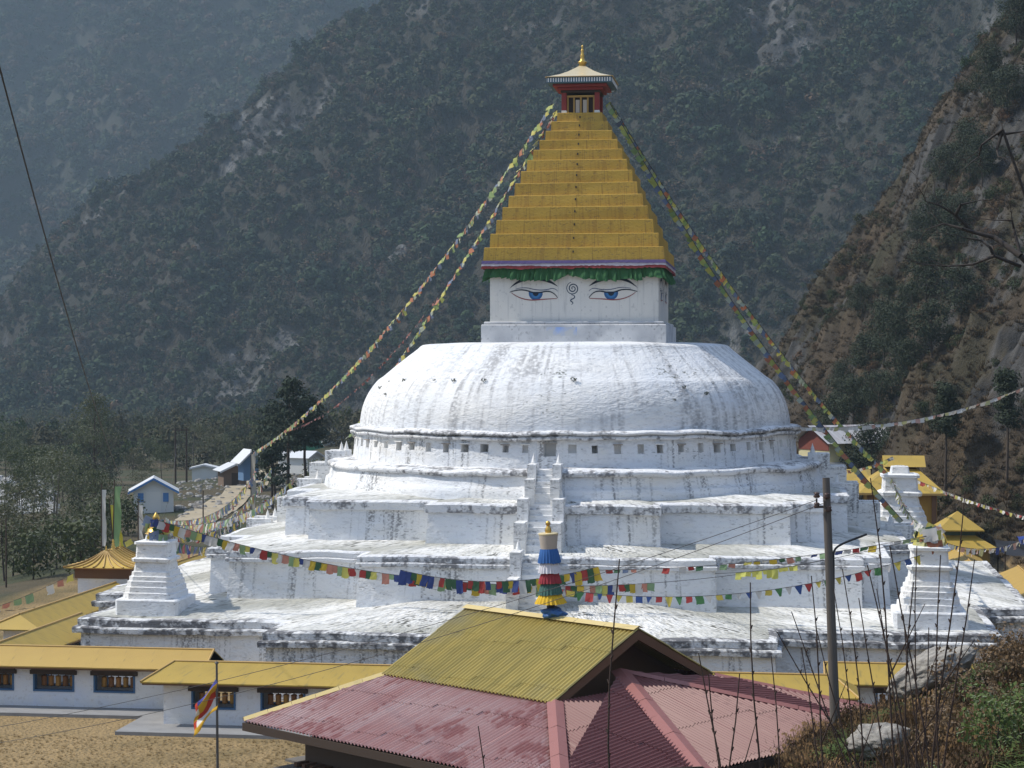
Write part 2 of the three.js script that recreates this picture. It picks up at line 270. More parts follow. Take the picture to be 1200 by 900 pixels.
structure('mountain', rotSheet(-1450, 60, -80, 760, 8, aN, 830, mountA, (x, y, z, n) => mix3([0.038, 0.036, 0.026], [0.024, 0.027, 0.018], clamp(0.5 + fbm(x * 0.05, 1, z * 0.05, 3)))), mountainMat);
console.log('terrain done');
// ---------------------------------------------------------------- leaves
function leafCloud(lumps, n, size, seed, jit = 1.6) { // leaf-sized faces spread through lumps [[x,y,z,r], ...]
  const r = rng(seed), p = []; let total = 0; const w = lumps.map(l => total += l[3] * l[3]);
  const a = V(0, 0, 0), b = V(0, 0, 0), c = V(0, 0, 0);
  for (let i = 0; i < n; i++) {
    const k = r() * total, l = lumps[w.findIndex(q => q >= k)], th = r() * 6.2832, cz = 2 * r() - 1, sz = Math.sqrt(1 - cz * cz), rad = l[3] * (0.55 + 0.5 * Math.pow(r(), 0.6));
    const nx = sz * Math.cos(th), ny = cz, nz = sz * Math.sin(th); const x = l[0] + nx * rad, y = l[1] + ny * rad * (l[4] || 0.8), z = l[2] + nz * rad;
    a.set(nx + (r() - 0.5) * jit, ny + 0.3 + (r() - 0.5) * jit, nz + (r() - 0.5) * jit).normalize(); b.set(r() - 0.5, r() - 0.5, r() - 0.5).cross(a).normalize(); c.crossVectors(a, b);
    const s = size * (0.6 + 0.8 * r()), e = 0.55 + 0.5 * r();
    const q = (u, v) => p.push(x + b.x * u * s + c.x * v * s * e, y + b.y * u * s + c.y * v * s * e, z + b.z * u * s + c.z * v * s * e);
    q(-0.5, 0); q(0, -0.4); q(0.5, 0.05); q(-0.5, 0); q(0.5, 0.05); q(0.05, 0.45);
  }
  const g = new THREE.BufferGeometry(); g.setAttribute('position', new THREE.Float32BufferAttribute(p, 3)); g.computeVertexNormals(); return g;
}
const leafMat = (r, g, b, t = 0.25) => new THREE.MeshPhysicalMaterial({ color: lin(r, g, b), roughness: 0.95, side: THREE.DoubleSide, transmission: t, thickness: 0 });
// ---------------------------------------------------------------- the great stupa
const wob = (p, a = 0.05, f = 0.55) => [p[0] + a * N3(p[0] * f, p[1] * f, p[2] * f), p[1] + a * 0.8 * N3(p[0] * f + 40, p[1] * f * 0.3, p[2] * f), p[2] + a * N3(p[0] * f, p[1] * f + 70, p[2] * f)];
function mirrored(q) { // corner points of one eighth -> whole plan, counter-clockwise seen from above (x right, z to the front)
  const quarter = [...q, ...q.slice().reverse().map(([a, b]) => [b, a])], out = [];
  // quarter: from front centre to right: (a,b) = (x, z)
  const seen = quarter.filter((p, i) => i === 0 || p[0] !== quarter[i - 1][0] || p[1] !== quarter[i - 1][1]);
  for (let k = 0; k < 4; k++) for (const [a, b] of seen) out.push(k === 0 ? [a, b] : k === 1 ? [b, -a] : k === 2 ? [-a, -b] : [-b, a]);
  return out;
}
function redent(steps) { // steps: [[halfWidth, front], ...] from the middle outwards -> corner list with inner corners
  const q = []; for (let i = 0; i < steps.length; i++) { if (i) q.push([steps[i - 1][0], steps[i][1]]); q.push(steps[i]); }
  const last = q[q.length - 1];
  const r = q.slice(); const m = q.slice().reverse().map(([a, b]) => [b, a]);
  if (last[0] === last[1]) m.shift(); else r.push([last[0], last[0]]);
  const quarter = [...r, ...m], out = [];
  for (let k = 0; k < 4; k++) for (const [a, b] of quarter) out.push(k === 0 ? [a, b] : k === 1 ? [b, -a] : k === 2 ? [-a, -b] : [-b, a]);
  return out;
}
function offsetPlan(plan, o) {
  const n = plan.length;
  return plan.map((p, i) => {
    const a = plan[(i + n - 1) % n], b = plan[(i + 1) % n];
    const e1 = [p[0] - a[0], p[1] - a[1]], e2 = [b[0] - p[0], b[1] - p[1]], l1 = Math.hypot(...e1), l2 = Math.hypot(...e2);
    const n1 = [-e1[1] / l1, e1[0] / l1], n2 = [-e2[1] / l2, e2[0] / l2], k = 1 + n1[0] * n2[0] + n1[1] * n2[1];
    return [p[0] + o * (n1[0] + n2[0]) / k, p[1] + o * (n1[1] + n2[1]) / k];
  });
}
// sweep a profile [[offset, y], ...] round a plan; each edge cut in pieces, wobbled as one body so that corners meet
function sweep(plan, profile, step = 0.7, amp = 0.05, fromTop = 0) {
  const q = new Quads(), rings = profile.map(([o, y]) => ({ pts: offsetPlan(plan, o), y })); const n = plan.length; let run = 0;
  let total = 0; for (let r = 0; r + 1 < profile.length; r++) total += Math.hypot(profile[r + 1][0] - profile[r][0], profile[r + 1][1] - profile[r][1]);
  for (let i = 0; i < n; i++) {
    const j = (i + 1) % n, L = Math.hypot(plan[j][0] - plan[i][0], plan[j][1] - plan[i][1]), k = Math.max(1, Math.round(L / step));
    for (let s = 0; s < k; s++) { let v = fromTop ? fromTop - total : 0;
      for (let r = 0; r + 1 < rings.length; r++) {
        const A = rings[r], B = rings[r + 1], P = (R, t) => wob([lerp(R.pts[i][0], R.pts[j][0], t), R.y, lerp(R.pts[i][1], R.pts[j][1], t)], amp);
        const t0 = s / k, t1 = (s + 1) / k, dv = Math.hypot(profile[r + 1][0] - profile[r][0], B.y - A.y), u0 = run + t0 * L, u1 = run + t1 * L;
        q.quad(P(A, t0), P(A, t1), P(B, t1), P(B, t0), [u0, v], [u1, v], [u1, v + dv], [u0, v + dv]); v += dv;
      } }
    run += L;
  }
  return q.geo();
}
const rows = (o0, y0, o1, y1, n) => Array.from({ length: n + 1 }, (_, i) => [lerp(o0, o1, i / n), lerp(y0, y1, i / n)]);
const stupa = thing('great_stupa', 'huge white domed stupa with stepped golden spire and painted eyes', 'stupa');
function plan1() { // lowest terrace: wide middle bays
  const f = 22.2, o = 19.25, s = 21.7, a = 10.3;
  return [[a, f], [a, o], [o, o], [o, a], [s, a], [s, -a], [o, -a], [o, -o], [a, -o], [a, -f], [-a, -f], [-a, -o], [-o, -o], [-o, -a], [-s, -a], [-s, a], [-o, a], [-o, o], [-a, o], [-a, f]];
}
const orient = p => { let a = 0; for (let i = 0; i < p.length; i++) { const q = p[(i + 1) % p.length]; a += p[i][0] * q[1] - q[0] * p[i][1]; } return a < 0 ? p : p.slice().reverse(); };
const P1 = orient(plan1()), P2 = orient(redent([[7.7, 16.35], [13.9, 15.1]])), P3 = orient(redent([[5.15, 13.6], [10.85, 12.35]]));
// lowest terrace
const t1 = part('lowest_terrace', sweep(P1, rows(0.1, -0.3, 0, 2.18, 5), 0.7, 0.06, 3.2), dirtyWallMat, stupa, { label: 'algae-streaked wall of the lowest terrace' });
part('ledge', sweep(P1, [[0, 2.17], [0.26, 2.2], [0.28, 2.40], [0.24, 2.46], [0.06, 2.48]], 0.55, 0.12), capMat, t1);
part('parapet', sweep(P1, [[0.06, 2.46], [0.09, 2.5], [0.10, 2.76], [0.03, 2.82], [-0.35, 2.84]], 0.55, 0.10), capMat, t1);
part('terrace_top', sweep(P1, rows(-0.3, 2.84, -7.5, 3.72, 14), 0.6, 0.10), topMat, t1);
// middle terrace
const t2 = part('middle_terrace', sweep(P2, rows(0.12, 2.9, 0, 4.92, 5), 0.6, 0.06, 3.2), wallMat, stupa);
part('ledge', sweep(P2, [[0, 4.90], [0.14, 4.92], [0.16, 5.06], [0.12, 5.1], [0.04, 5.12]], 0.5, 0.08), capMatLight, t2);
part('parapet', sweep(P2, [[0.04, 5.1], [0.10, 5.13], [0.11, 5.34], [0.04, 5.4], [-0.3, 5.42]], 0.5, 0.09), capMatLight, t2);
part('terrace_top', sweep(P2, rows(-0.25, 5.42, -4.6, 5.92, 9), 0.6, 0.09), topMat, t2);
// upper terrace
const t3 = part('upper_terrace', sweep(P3, rows(0.12, 5.2, 0, 7.06, 5), 0.6, 0.06, 3.2), wallMat, stupa);
part('parapet', sweep(P3, [[0, 7.05], [0.13, 7.08], [0.15, 7.42], [0.06, 7.5], [-0.3, 7.52]], 0.5, 0.08), capMatLight, t3);
part('terrace_top', sweep(P3, rows(-0.25, 7.52, -3.6, 7.86, 7), 0.6, 0.08), topMat, t3);
// round drum, dome
function ringWall(prof, mtl, parent, name, amp = 0.06, seg = 150, uScale = 1, label) {
  const c = [0]; for (let i = 1; i < prof.length; i++) c.push(c[i - 1] + Math.hypot(prof[i][0] - prof[i - 1][0], prof[i][1] - prof[i - 1][1]));
  const g = grid(seg, prof.length - 1, (u, v) => { const [r, y] = prof[Math.round(v * (prof.length - 1))], a = -u * Math.PI * 2; return wob([r * Math.cos(a), y, r * Math.sin(a)], amp); }, (u, v) => [u * uScale, 3.2 - c[prof.length - 1] + c[Math.round(v * (prof.length - 1))]]);
  const m = part(name, g, mtl, parent); if (label) m.userData.label = label; return m;
}
const CIRC = 2 * Math.PI * 12;
const drum = ringWall([...rows(12.75, 7.5, 12.68, 8.05, 2), ...rows(12.55, 8.08, 12.4, 8.62, 3)], wallMat, stupa, 'drum', 0.09, 150, CIRC);
ringWall([[12.4, 8.6], [12.56, 8.64], [12.6, 8.78], [12.5, 8.86], [12.3, 8.9], [11.9, 8.94], [11.0, 9.0]], capMatLight, drum, 'ledge', 0.16, 150, CIRC);
{ // niche band: real openings, each with its recess
  const R = 11.2, y0 = 8.9, y1 = 10.24, NN = 68, q = new Quads(), r = rng(5);
  const P = (a, y, rr) => wob([rr * Math.sin(a), y, rr * Math.cos(a)], 0.06);
  const batter = y => R + 0.12 * (1 - (y - y0) / (y1 - y0));
  const uv = (a, y) => [a * R, 3.2 - (y1 - y)];
  const wallQuad = (a0, a1, ya, yb) => { const n = Math.max(1, Math.round((a1 - a0) / 0.03)); for (let i = 0; i < n; i++) { const b0 = lerp(a0, a1, i / n), b1 = lerp(a0, a1, (i + 1) / n); q.quad(P(b0, ya, batter(ya)), P(b1, ya, batter(ya)), P(b1, yb, batter(yb)), P(b0, yb, batter(yb)), uv(b0, ya), uv(b1, ya), uv(b1, yb), uv(b0, yb)); } };
  const band = part('niche_band', new THREE.BufferGeometry(), wallMat, drum);
  const nicheMat = mat(WASH, 0.95), lintel = mat([0.30, 0.27, 0.24], 0.9);
  for (let k = 0; k < NN; k++) {
    const c = (k + 0.02) / NN * 2 * Math.PI + (r() - 0.5) * 0.012, big = k === 0, hw = (big ? 0.28 : 0.14 + r() * 0.07) / R, yb = big ? 9.5 : 9.6 + r() * 0.08, yt = big ? 10.1 : 9.98 + r() * 0.06;
    const s0 = (k - 0.5) / NN * 2 * Math.PI, s1 = (k + 0.5) / NN * 2 * Math.PI;
    wallQuad(s0, c - hw, y0, y1); wallQuad(c + hw, s1, y0, y1); wallQuad(c - hw, c + hw, y0, yb); wallQuad(c - hw, c + hw, yt, y1);
    const d = R - 0.12 - r() * 0.65, a0 = c - hw, a1 = c + hw, m = new Quads();
    const f = (a, y) => P(a, y, batter(y)), b = (a, y) => P(a, y, d);
    m.quad(b(a0, yb), b(a1, yb), b(a1, yt), b(a0, yt)).quad(f(a0, yb), b(a0, yb), b(a0, yt), f(a0, yt)).quad(f(a1, yb), f(a1, yt), b(a1, yt), b(a1, yb)).quad(f(a0, yb), f(a1, yb), b(a1, yb), b(a0, yb)).quad(f(a0, yt), b(a0, yt), b(a1, yt), f(a1, yt));
    part('niche', m.geo(), nicheMat, drum); r();
    if (r() < 0.7) { const g = box(hw * 2 * R + 0.12, 0.05, 0.22, 0, yt - 0.01, 0); g.translate(0, 0, R + 0.02); g.rotateY(c); part('lintel', g, r() < 0.5 ? lintel : whitePaint, drum); }
  }
  band.geometry = q.geo();
}
ringWall([[11.15, 10.22], [11.42, 10.24], [11.46, 10.36], [11.3, 10.42], [11.32, 10.45], [11.5, 10.47], [11.5, 10.58], [11.3, 10.64], [10.7, 10.68]], capMatLight, drum, 'cornice', 0.16, 150, CIRC);
{
  const prof = [[10.98, 10.5], [10.96, 10.9], [10.88, 11.4], [10.72, 11.9], [10.45, 12.4], [10.08, 12.86], [9.72, 13.12], [9.1, 13.62], [8.5, 14.08], [8.05, 14.42], [7.85, 14.6], [7.6, 14.68], [6.9, 14.74], [5.5, 14.8], [4, 14.82]];
  const c = new THREE.SplineCurve(prof.map(p => new THREE.Vector2(...p))).getPoints(64).map(p => [p.x, p.y]);
  const g = grid(180, c.length - 1, (u, v) => { const [r, y] = c[Math.round(v * (c.length - 1))], a = -u * Math.PI * 2 + 0.7; return wob([r * Math.cos(a), y, r * Math.sin(a)], 0.07, 0.4); }, (u, v) => [u, v]);
  part('dome', g, domeMat, stupa);
}
{ // small plants rooted along the shoulder of the dome
  const r = rng(12), m = leafMat(0.03, 0.04, 0.015, 0.1);
  for (const [a, y] of [[-1.02, 12.8], [-0.86, 12.86], [-0.62, 12.9], [-0.50, 12.9], [-0.33, 12.92], [-1.08, 12.5], [0.62, 12.6], [0.72, 12.3], [0.8, 12.75], [-0.95, 12.2], [0.1, 12.95], [0.55, 12.0]]) { const R = y > 12.7 ? 10.08 : y > 12.4 ? 10.35 : 10.65; const t = part('weed_tuft', leafCloud([[0, 0, 0, 0.16, 0.7], [0.12, 0.02, 0, 0.1, 0.7]], 46, 0.09, Math.floor(r() * 900)), m, stupa); t.position.set(Math.sin(a) * R, y + 0.06, Math.cos(a) * R); t.scale.setScalar(0.4 + 0.45 * r()); }
}
// stair flights on the four sides, with cheek walls and little finials
function stairFlight(parent, x0w, yb, yt, zb, zt, cheek, finials) { // runs towards -z going up
  const n = Math.max(4, Math.round((yt - yb) / 0.24)), w = x0w, grp = new THREE.Group(); grp.name = 'stair'; parent.add(grp);
  for (let i = 0; i < n; i++) { const y = lerp(yb, yt, (i + 1) / n), z0 = lerp(zb, zt, i / n), d = (zb - zt) / n; part('step', box(w, y - yb + 0.3, d + 0.002 * i, 0, yb - 0.3, z0 - d / 2), wallMat, grp); }
  for (const s of [-1, 1]) {
    const H = 0.28, zm = lerp(zb, zt, 0.5), ym = lerp(yb, yt, 0.5), X = s * (w / 2 + cheek / 2);
    part('cheek_wall', bevelBox(cheek, ym + H - yb + 0.3, zb + 0.2 - zm, X, yb - 0.3, (zb + 0.2 + zm) / 2, 0.025), wallMat, grp);
    part('cheek_wall', bevelBox(cheek - 0.02, yt + H - yb + 0.3, zm - zt + 0.45, X, yb - 0.3, (zm + zt - 0.45) / 2 - 0.002, 0.025), wallMat, grp);
    if (finials) for (const [y, z, k] of [[yt + 0.27, zt - 0.22, 0.7]]) part('finial', lathe([[0, 0.7], [0.04, 0.56], [0.1, 0.38], [0.15, 0.18], [0.19, 0]], 10).scale(k, k, k).translate(X, y, z), wallMat, grp);
  }
  return grp;
}
for (let k = 0; k < 4; k++) {
  const side = new THREE.Group(); side.name = 'stairway'; side.rotation.y = k * Math.PI / 2; stupa.add(side);
  stairFlight(side, 1.0, 3.3, 5.4, 17.9, 16.2, 0.5, true);
  stairFlight(side, 1.05, 5.55, 7.5, 15.2, 13.5, 0.52, true);
  stairFlight(side, 0.72, 7.7, 8.95, 13.55, 12.3, 0.42, true);
}
// harmika with painted eyes
const HX = 0.40;
const plaster = mat([1, 1, 1], 0.9, { map: scaled(tex(512, 512, (u, v) => { let c = mix3([0.74, 0.72, 0.67], [0.64, 0.63, 0.60], pf(u, v, 6, 6, 4, 1101)); c = mix3(c, [0.36, 0.36, 0.36], clamp(pf(u, v, 60, 4, 4, 1111) * 3.4 - 2.1) * 0.5); return mix3(c, [0.25, 0.25, 0.26], clamp(pf(u, v, 40, 40, 3, 1121) * 4 - 2.8) * 0.5); }), 6, 6) });
const plasterBase = mat([1, 1, 1], 0.92, { map: scaled(tex(512, 256, (u, v) => { let c = mix3([0.66, 0.66, 0.66], [0.44, 0.45, 0.47], clamp(pf(u, v, 8, 4, 4, 1131) * 2.2 - 0.6)); return mix3(c, [0.18, 0.18, 0.19], clamp(pf(u, v, 60, 24, 3, 1141) * 3.6 - 2.2) * 0.6); }), 7, 3.5) });
const harmika = new THREE.Group(); harmika.name = 'harmika'; stupa.add(harmika);
const HW = 4.16, HY0 = 15.72, HY1 = 18.3;
part('base', [bevelBox(9.1, 1.0, 9.1, HX, 14.66, 0, 0.04), bevelBox(8.86, 0.14, 8.86, HX, 15.662, 0, 0.04)], plasterBase, harmika);
part('base_stain', box(1.5, 0.42, 0.01, HX - 0.55, 15.1, 4.557), mat([1, 1, 1], 0.92, { map: tex(64, 64, (u, v) => { const k = clamp(1.3 * pf(u, v, 5, 4, 3, 1151) + 0.55 - 2.2 * Math.hypot(u - 0.5, (v - 0.5) * 1.1)); return mix3([0.50, 0.51, 0.52], [0.30, 0.42, 0.72], k); }) }), harmika, { label: 'blue pigment stain on the base' });
// body, with eyes, brows and curl painted on all four faces (flat shapes a few millimetres proud)
part('body', box(HW * 2, HY1 - HY0 + 0.2, HW * 2, HX, HY0, 0), plaster, harmika);
{
  const S = 8.32 / 742, X = x => (x - 571) * S, Y = y => 17.83 - (y - 330) * S;   // measured on an enlarged view of the face
  const shape = pts => { const s = new THREE.Shape(); s.moveTo(X(pts[0][0]), Y(pts[0][1])); for (let i = 1; i < pts.length; i++) { const p = pts[i]; if (p.length === 2) s.lineTo(X(p[0]), Y(p[1])); else s.quadraticCurveTo(X(p[0]), Y(p[1]), X(p[2]), Y(p[3])); } return s; };
  const flat = (s, z) => { const g = new THREE.ShapeGeometry(s, 24); g.translate(0, 0, HW + z); return g; };
  const ribbon = (pts, w, z) => { const q = new Quads(), n = pts.length; const nm = i => { const a = pts[Math.max(0, i - 1)], b = pts[Math.min(n - 1, i + 1)], l = Math.hypot(b[0] - a[0], b[1] - a[1]) || 1; return [-(b[1] - a[1]) / l, (b[0] - a[0]) / l]; }; for (let i = 0; i + 1 < n; i++) { const t = k => w * (0.35 + 0.65 * Math.sin(Math.PI * clamp(0.08 + 0.84 * k / (n - 1)))), A = nm(i), B = nm(i + 1), o = (p, d, r) => [p[0] + d[0] * r, p[1] + d[1] * r, HW + z]; q.quad(o(pts[i], A, -t(i)), o(pts[i + 1], B, -t(i + 1)), o(pts[i + 1], B, t(i + 1)), o(pts[i], A, t(i))); } return q.geo(); };
  const line = (pts, w, z) => ribbon(shape(pts).getPoints(20).map(p => [p.x, p.y]), w * S / 2, z);
  const navy = mat([0.010, 0.018, 0.035], 0.8), eyeWhite = mat([0.70, 0.67, 0.62], 0.85), blueA = mat([0.02, 0.10, 0.26], 0.7), blueB = mat([0.035, 0.17, 0.40], 0.7), redLine = mat([0.26, 0.05, 0.05], 0.8), slate = mat([0.06, 0.08, 0.15], 0.8);
  for (let k = 0; k < 4; k++) {
    const put = g => { g.rotateY(k * Math.PI / 2); g.translate(HX, 0, 0); return g; };
    for (const m of [0, 1]) {
      const f = x => m ? 1138 - x : x, M = a => a.map(p => p.length === 2 ? [f(p[0]), p[1]] : [f(p[0]), p[1], f(p[2]), p[3]]);
      part('brow', put(flat(shape(M([[286, 366], [330, 310, 400, 312], [462, 315, 502, 358], [450, 331, 398, 328], [335, 327, 286, 366]])), 0.004)), navy, harmika);
      const eye = part('eye', put(flat(shape(M([[296, 383], [335, 366, 372, 378], [402, 392, 438, 382], [478, 370, 498, 408], [440, 412, 402, 416], [340, 418, 296, 383]])), 0.004)), eyeWhite, harmika);
      const disc = (r, y0, z, mt, nm) => { const s = new THREE.Shape(); const c = [X(f(403)), Y(386)], a0 = Math.asin(clamp((Y(y0) - c[1]) / (r * S), -1, 1)); s.absarc(c[0], c[1], r * S, a0, Math.PI - a0, true); part(nm, put(flat(s, z)), mt, eye); };
      disc(31, 380, 0.008, blueA, 'iris'); disc(22, 381, 0.011, blueB, 'iris'); disc(13, 382, 0.014, navy, 'pupil');
      part('lid_line', put(line(M([[288, 381], [335, 364, 372, 377], [402, 390, 438, 380], [478, 371, 500, 407]]), 6, 0.017)), navy, eye);
      part('lid_line', put(line(M([[296, 384], [340, 419, 402, 416], [440, 412, 498, 410]]), 4.5, 0.017)), redLine, eye);
      part('lid_line', put(line(M([[316, 367], [350, 357, 385, 367], [430, 378, 470, 366], [490, 364, 500, 378]]), 3.6, 0.007)), slate, eye);
    }
    const sp = []; for (let a = 0; a < 15.5; a += 0.2) { const rr = 2 + a * 1.75; sp.push([X(567 + rr * Math.cos(a + 1.6)), Y(366 + rr * Math.sin(a + 1.6))]); }
    part('curl', put(mergeGeometries([ribbon(sp, 2.5 * S, 0.004), line([[560, 393], [584, 398, 570, 410], [548, 418, 564, 425], [572, 432, 560, 436]], 5, 0.004)])), mat([0.02, 0.045, 0.085], 0.8), harmika);
  }
}
// cloth bands and green fringe under the spire
const bandPath = (hw, f) => { const out = []; const n = 90; for (let k = 0; k < 4; k++) for (let i = 0; i < n; i++) { const t = -hw + 2 * hw * i / n; const [x, z] = k === 0 ? [t, hw] : k === 1 ? [hw, -t] : k === 2 ? [-t, -hw] : [-hw, t]; out.push([x, z, k]); } return out; };
function clothRound(hw, y0, y1, fold, mtl, name, seed, ragged = 0) {
  const pth = bandPath(hw); pth.push(pth[0]); const q = new Quads(), r = rng(seed), rg = pth.map(() => r()); rg[rg.length - 1] = rg[0];
  const P = (i, t) => { const [x, z] = pth[i], a = 1 + (fold * (rg[i] - 0.3) + 0.03) * t / hw, sag = ragged * (N3(i * 0.11, seed, 0) * 0.8 + rg[i] * 0.5) * t; return [HX + x * a, lerp(y1, y0, t) - sag, z * a]; };
  for (let i = 0; i + 1 < pth.length; i++) for (let t = 0; t < 3; t++) q.quad(P(i, (t + 1) / 3), P(i + 1, (t + 1) / 3), P(i + 1, t / 3), P(i, t / 3));
  return part(name, q.geo(), mtl, stupa);
}
clothRound(4.34, 18.0, 18.52, 0.32, mat([0.03, 0.115, 0.038], 0.9), 'fringe', 3, 0.35);
clothRound(4.50, 18.42, 18.56, 0.03, mat([0.30, 0.05, 0.05], 0.9), 'red_band', 4, 0.08);
clothRound(4.505, 18.54, 18.68, 0.02, mat([0.55, 0.50, 0.55], 0.9), 'white_band', 5, 0.05);
clothRound(4.51, 18.66, 18.80, 0.02, mat([0.12, 0.09, 0.22], 0.9), 'blue_band', 6, 0.04);
// thirteen golden tiers
const tierPx = [132, 141.75, 152.5, 163.3, 175, 187, 199.8, 213.8, 228, 242, 257.3, 273.3, 289.3, 307];
const spire = new THREE.Group(); spire.name = 'spire'; stupa.add(spire);
for (let i = 0; i < 13; i++) {
  const hw = 1.16 + i * (4.45 - 1.16) / 12, yt = atZ(672, tierPx[i], hw).y, yb = atZ(672, tierPx[i + 1], hw).y - 0.02;
  const tp = 0.02 + 0.008 * ((i * 7) % 3);
  const b = i < 12 ? (1.16 + (i + 1) * 3.29 / 12) : hw;
  const q = new Quads(), c = (s, y, k) => { const p = [[-s, s], [s, s], [s, -s], [-s, -s]][k]; return wob([HX + p[0], y, p[1]], 0.05, 0.9); };
  for (let k = 0; k < 4; k++) { const j = (k + 1) % 4; q.quad(c(hw, yb, k), c(hw, yb, j), c(hw - tp, yt - 0.02, j), c(hw - tp, yt - 0.02, k), [i, 0], [i + hw * 2, 0], [i + hw * 2, yt - yb], [i, yt - yb]); q.quad(c(hw - tp, yt - 0.02, k), c(hw - tp, yt - 0.02, j), c(hw - tp - 0.02, yt, j), c(hw - tp - 0.02, yt, k)); }
  q.quad(c(hw - tp - 0.02, yt, 0), c(hw - tp - 0.02, yt, 1), c(hw - tp - 0.02, yt, 2), c(hw - tp - 0.02, yt, 3)); q.quad(c(hw, yb, 3), c(hw, yb, 2), c(hw, yb, 1), c(hw, yb, 0));
  const tier = part('tier', q.geo(), goldMat, spire);
  part('spout', box(0.06, 0.10, 0.06, HX, yt - 0.28, hw), blackIron, tier);
}
{ // crowning pavilion
  const py = 26.28, pav = new THREE.Group(); pav.name = 'pavilion'; pav.position.set(HX, py, 0); stupa.add(pav);
  const h = 1.2, c = 0.84;
  for (const [x, z] of [[-c, c], [c, c], [c, -c], [-c, -c]]) { part('column_foot', bevelBox(0.26, 0.3, 0.26, x, 0, z, 0.02), whitePaint, pav); part('column', bevelBox(0.25, h - 0.3, 0.25, x, 0.302, z, 0.02), redPaint, pav); }
  const gold = mat([0.50, 0.30, 0.07], 0.5), curtain = mat([0.62, 0.56, 0.48], 0.9);
  for (let k = 0; k < 4; k++) {
    const ry = k * Math.PI / 2; const put = g => { g.translate(0, 0, c - 0.1); g.rotateY(ry); return g; };
    part('doorway', [put(box(0.08, h - 0.12, 0.08, -0.66, 0, 0)), put(box(0.08, h - 0.12, 0.08, 0.66, 0, 0)), put(box(0.08, h - 0.12, 0.08, 0, 0, 0.004)), put(box(1.4, 0.1, 0.1, 0, h - 0.22, 0.01)), put(box(0.08, h - 0.22, 0.06, -0.35, 0, -0.01)), put(box(0.08, h - 0.22, 0.06, 0.35, 0, -0.01))], gold, pav);
    part('curtain', [put(box(0.2, h - 0.4, 0.02, -0.17, 0.06, -0.04)), put(box(0.2, h - 0.4, 0.02, 0.2, 0.06, -0.04))], curtain, pav);
    part('panel', [put(box(1.3, h - 0.2, 0.02, 0, 0, -0.12))], darkWood, pav);
  }
  part('lintel', bevelBox(2.0, 0.12, 2.0, 0, h, 0, 0.02), darkWood, pav);
  part('bracket_tier', [bevelBox(2.3, 0.14, 2.3, 0, h + 0.122, 0, 0.02), bevelBox(2.75, 0.14, 2.75, 0, h + 0.264, 0, 0.02)], redPaint, pav);
  const ev = part('eave_band', bevelBox(3.3, 0.30, 3.3, 0, h + 0.41, 0, 0.015), mat([0.07, 0.14, 0.20], 0.7), pav);
  for (let k = 0; k < 4; k++) for (let i = -12; i <= 12; i++) { const g = box(0.055, 0.2, 0.02, i * 0.13, h + 0.46, 1.656); g.rotateY(k * Math.PI / 2); part('dentil', g, whitePaint, ev); }
  const rf = new Quads(), prof = [[1.72, 0], [1.45, 0.12], [1.05, 0.34], [0.68, 0.64], [0.38, 0.95], [0.16, 1.2]], pt = (r, y, k) => { const p = [[-r, r], [r, r], [r, -r], [-r, -r]][k]; return [p[0], h + 0.72 + y * 0.62, p[1]]; };
  for (let i = 0; i + 1 < prof.length; i++) for (let k = 0; k < 4; k++) { const j = (k + 1) % 4; rf.quad(pt(...prof[i], k), pt(...prof[i], j), pt(...prof[i + 1], j), pt(...prof[i + 1], k)); }
  const roof = part('roof', rf.geo(), mat([0.62, 0.52, 0.33], 0.4, { metalness: 0.3 }), pav);
  part('fascia', box(3.44, 0.03, 3.44, 0, h + 0.70, 0), mat([0.45, 0.30, 0.10], 0.5), roof);
  part('finial', lathe([[0, 1.12], [0.03, 1.08], [0.06, 1.02], [0.035, 0.95], [0.05, 0.88], [0.09, 0.84], [0.06, 0.78], [0.09, 0.6], [0.13, 0.55], [0.09, 0.5], [0.12, 0.32], [0.22, 0.26], [0.24, 0.2], [0.16, 0.14], [0.19, 0.06], [0.14, 0]], 16).translate(0, h + 1.44, 0), gildMat, roof);
}
// ---------------------------------------------------------------- corner stupas on the lowest terrace
function cornerStupa(label, x, z, s = 1) {
  const g = thing('corner_stupa', label, 'stupa', [x, 3.0, z], 0, 'small stupas at the terrace corners'); g.scale.set(s, s, s);
  const sq = (hw, ch) => [[-hw + ch, hw], [hw - ch, hw], [hw, hw - ch], [hw, -hw + ch], [hw - ch, -hw], [-hw + ch, -hw], [-hw, -hw + ch], [-hw, hw - ch]];
  const pr = (hw, ch, a) => sweep(orient(sq(hw, ch)), a, 0.5, 0.03);
  part('base', pr(1.4, 0.12, [[0, -0.3], [0, 0.5], [-0.05, 0.55], [-0.3, 0.56]]), wallMat, g);
  part('stepped_body', pr(1.15, 0.32, [[0.05, 0.52], [0.03, 0.8], [-0.03, 0.82], [-0.04, 1.05], [-0.10, 1.07], [-0.11, 1.3], [-0.18, 1.32], [-0.19, 1.5], [-0.27, 1.52], [-0.29, 1.7], [-0.36, 1.72], [-0.40, 1.98], [-0.44, 2.1], [-0.30, 2.14], [-0.27, 2.26], [-0.42, 2.32], [-0.8, 2.34]]), wallMat, g);
  part('upper_block', pr(0.72, 0.1, [[0, 2.28], [-0.04, 2.85], [0.05, 2.88], [0.05, 2.98], [-0.1, 3.02], [-0.6, 3.04]]), wallMat, g);
  part('neck', pr(0.4, 0.08, [[0, 3.0], [-0.06, 3.3], [-0.38, 3.34]]), wallMat, g);
  return g;
}
const cs = [cornerStupa('white corner stupa with a gilded finial beside the prayer wheel gallery', -16.6, 17.2), cornerStupa('white corner stupa wrapped in prayer flags beside the brushy bank', 16.6, 17.2, 1.06), cornerStupa('white corner stupa in front of the yellow-roofed hall', 17.4, -17.0, 1.42), cornerStupa('white corner stupa on the far terrace corner by the pine trees', -16.6, -17.0)];
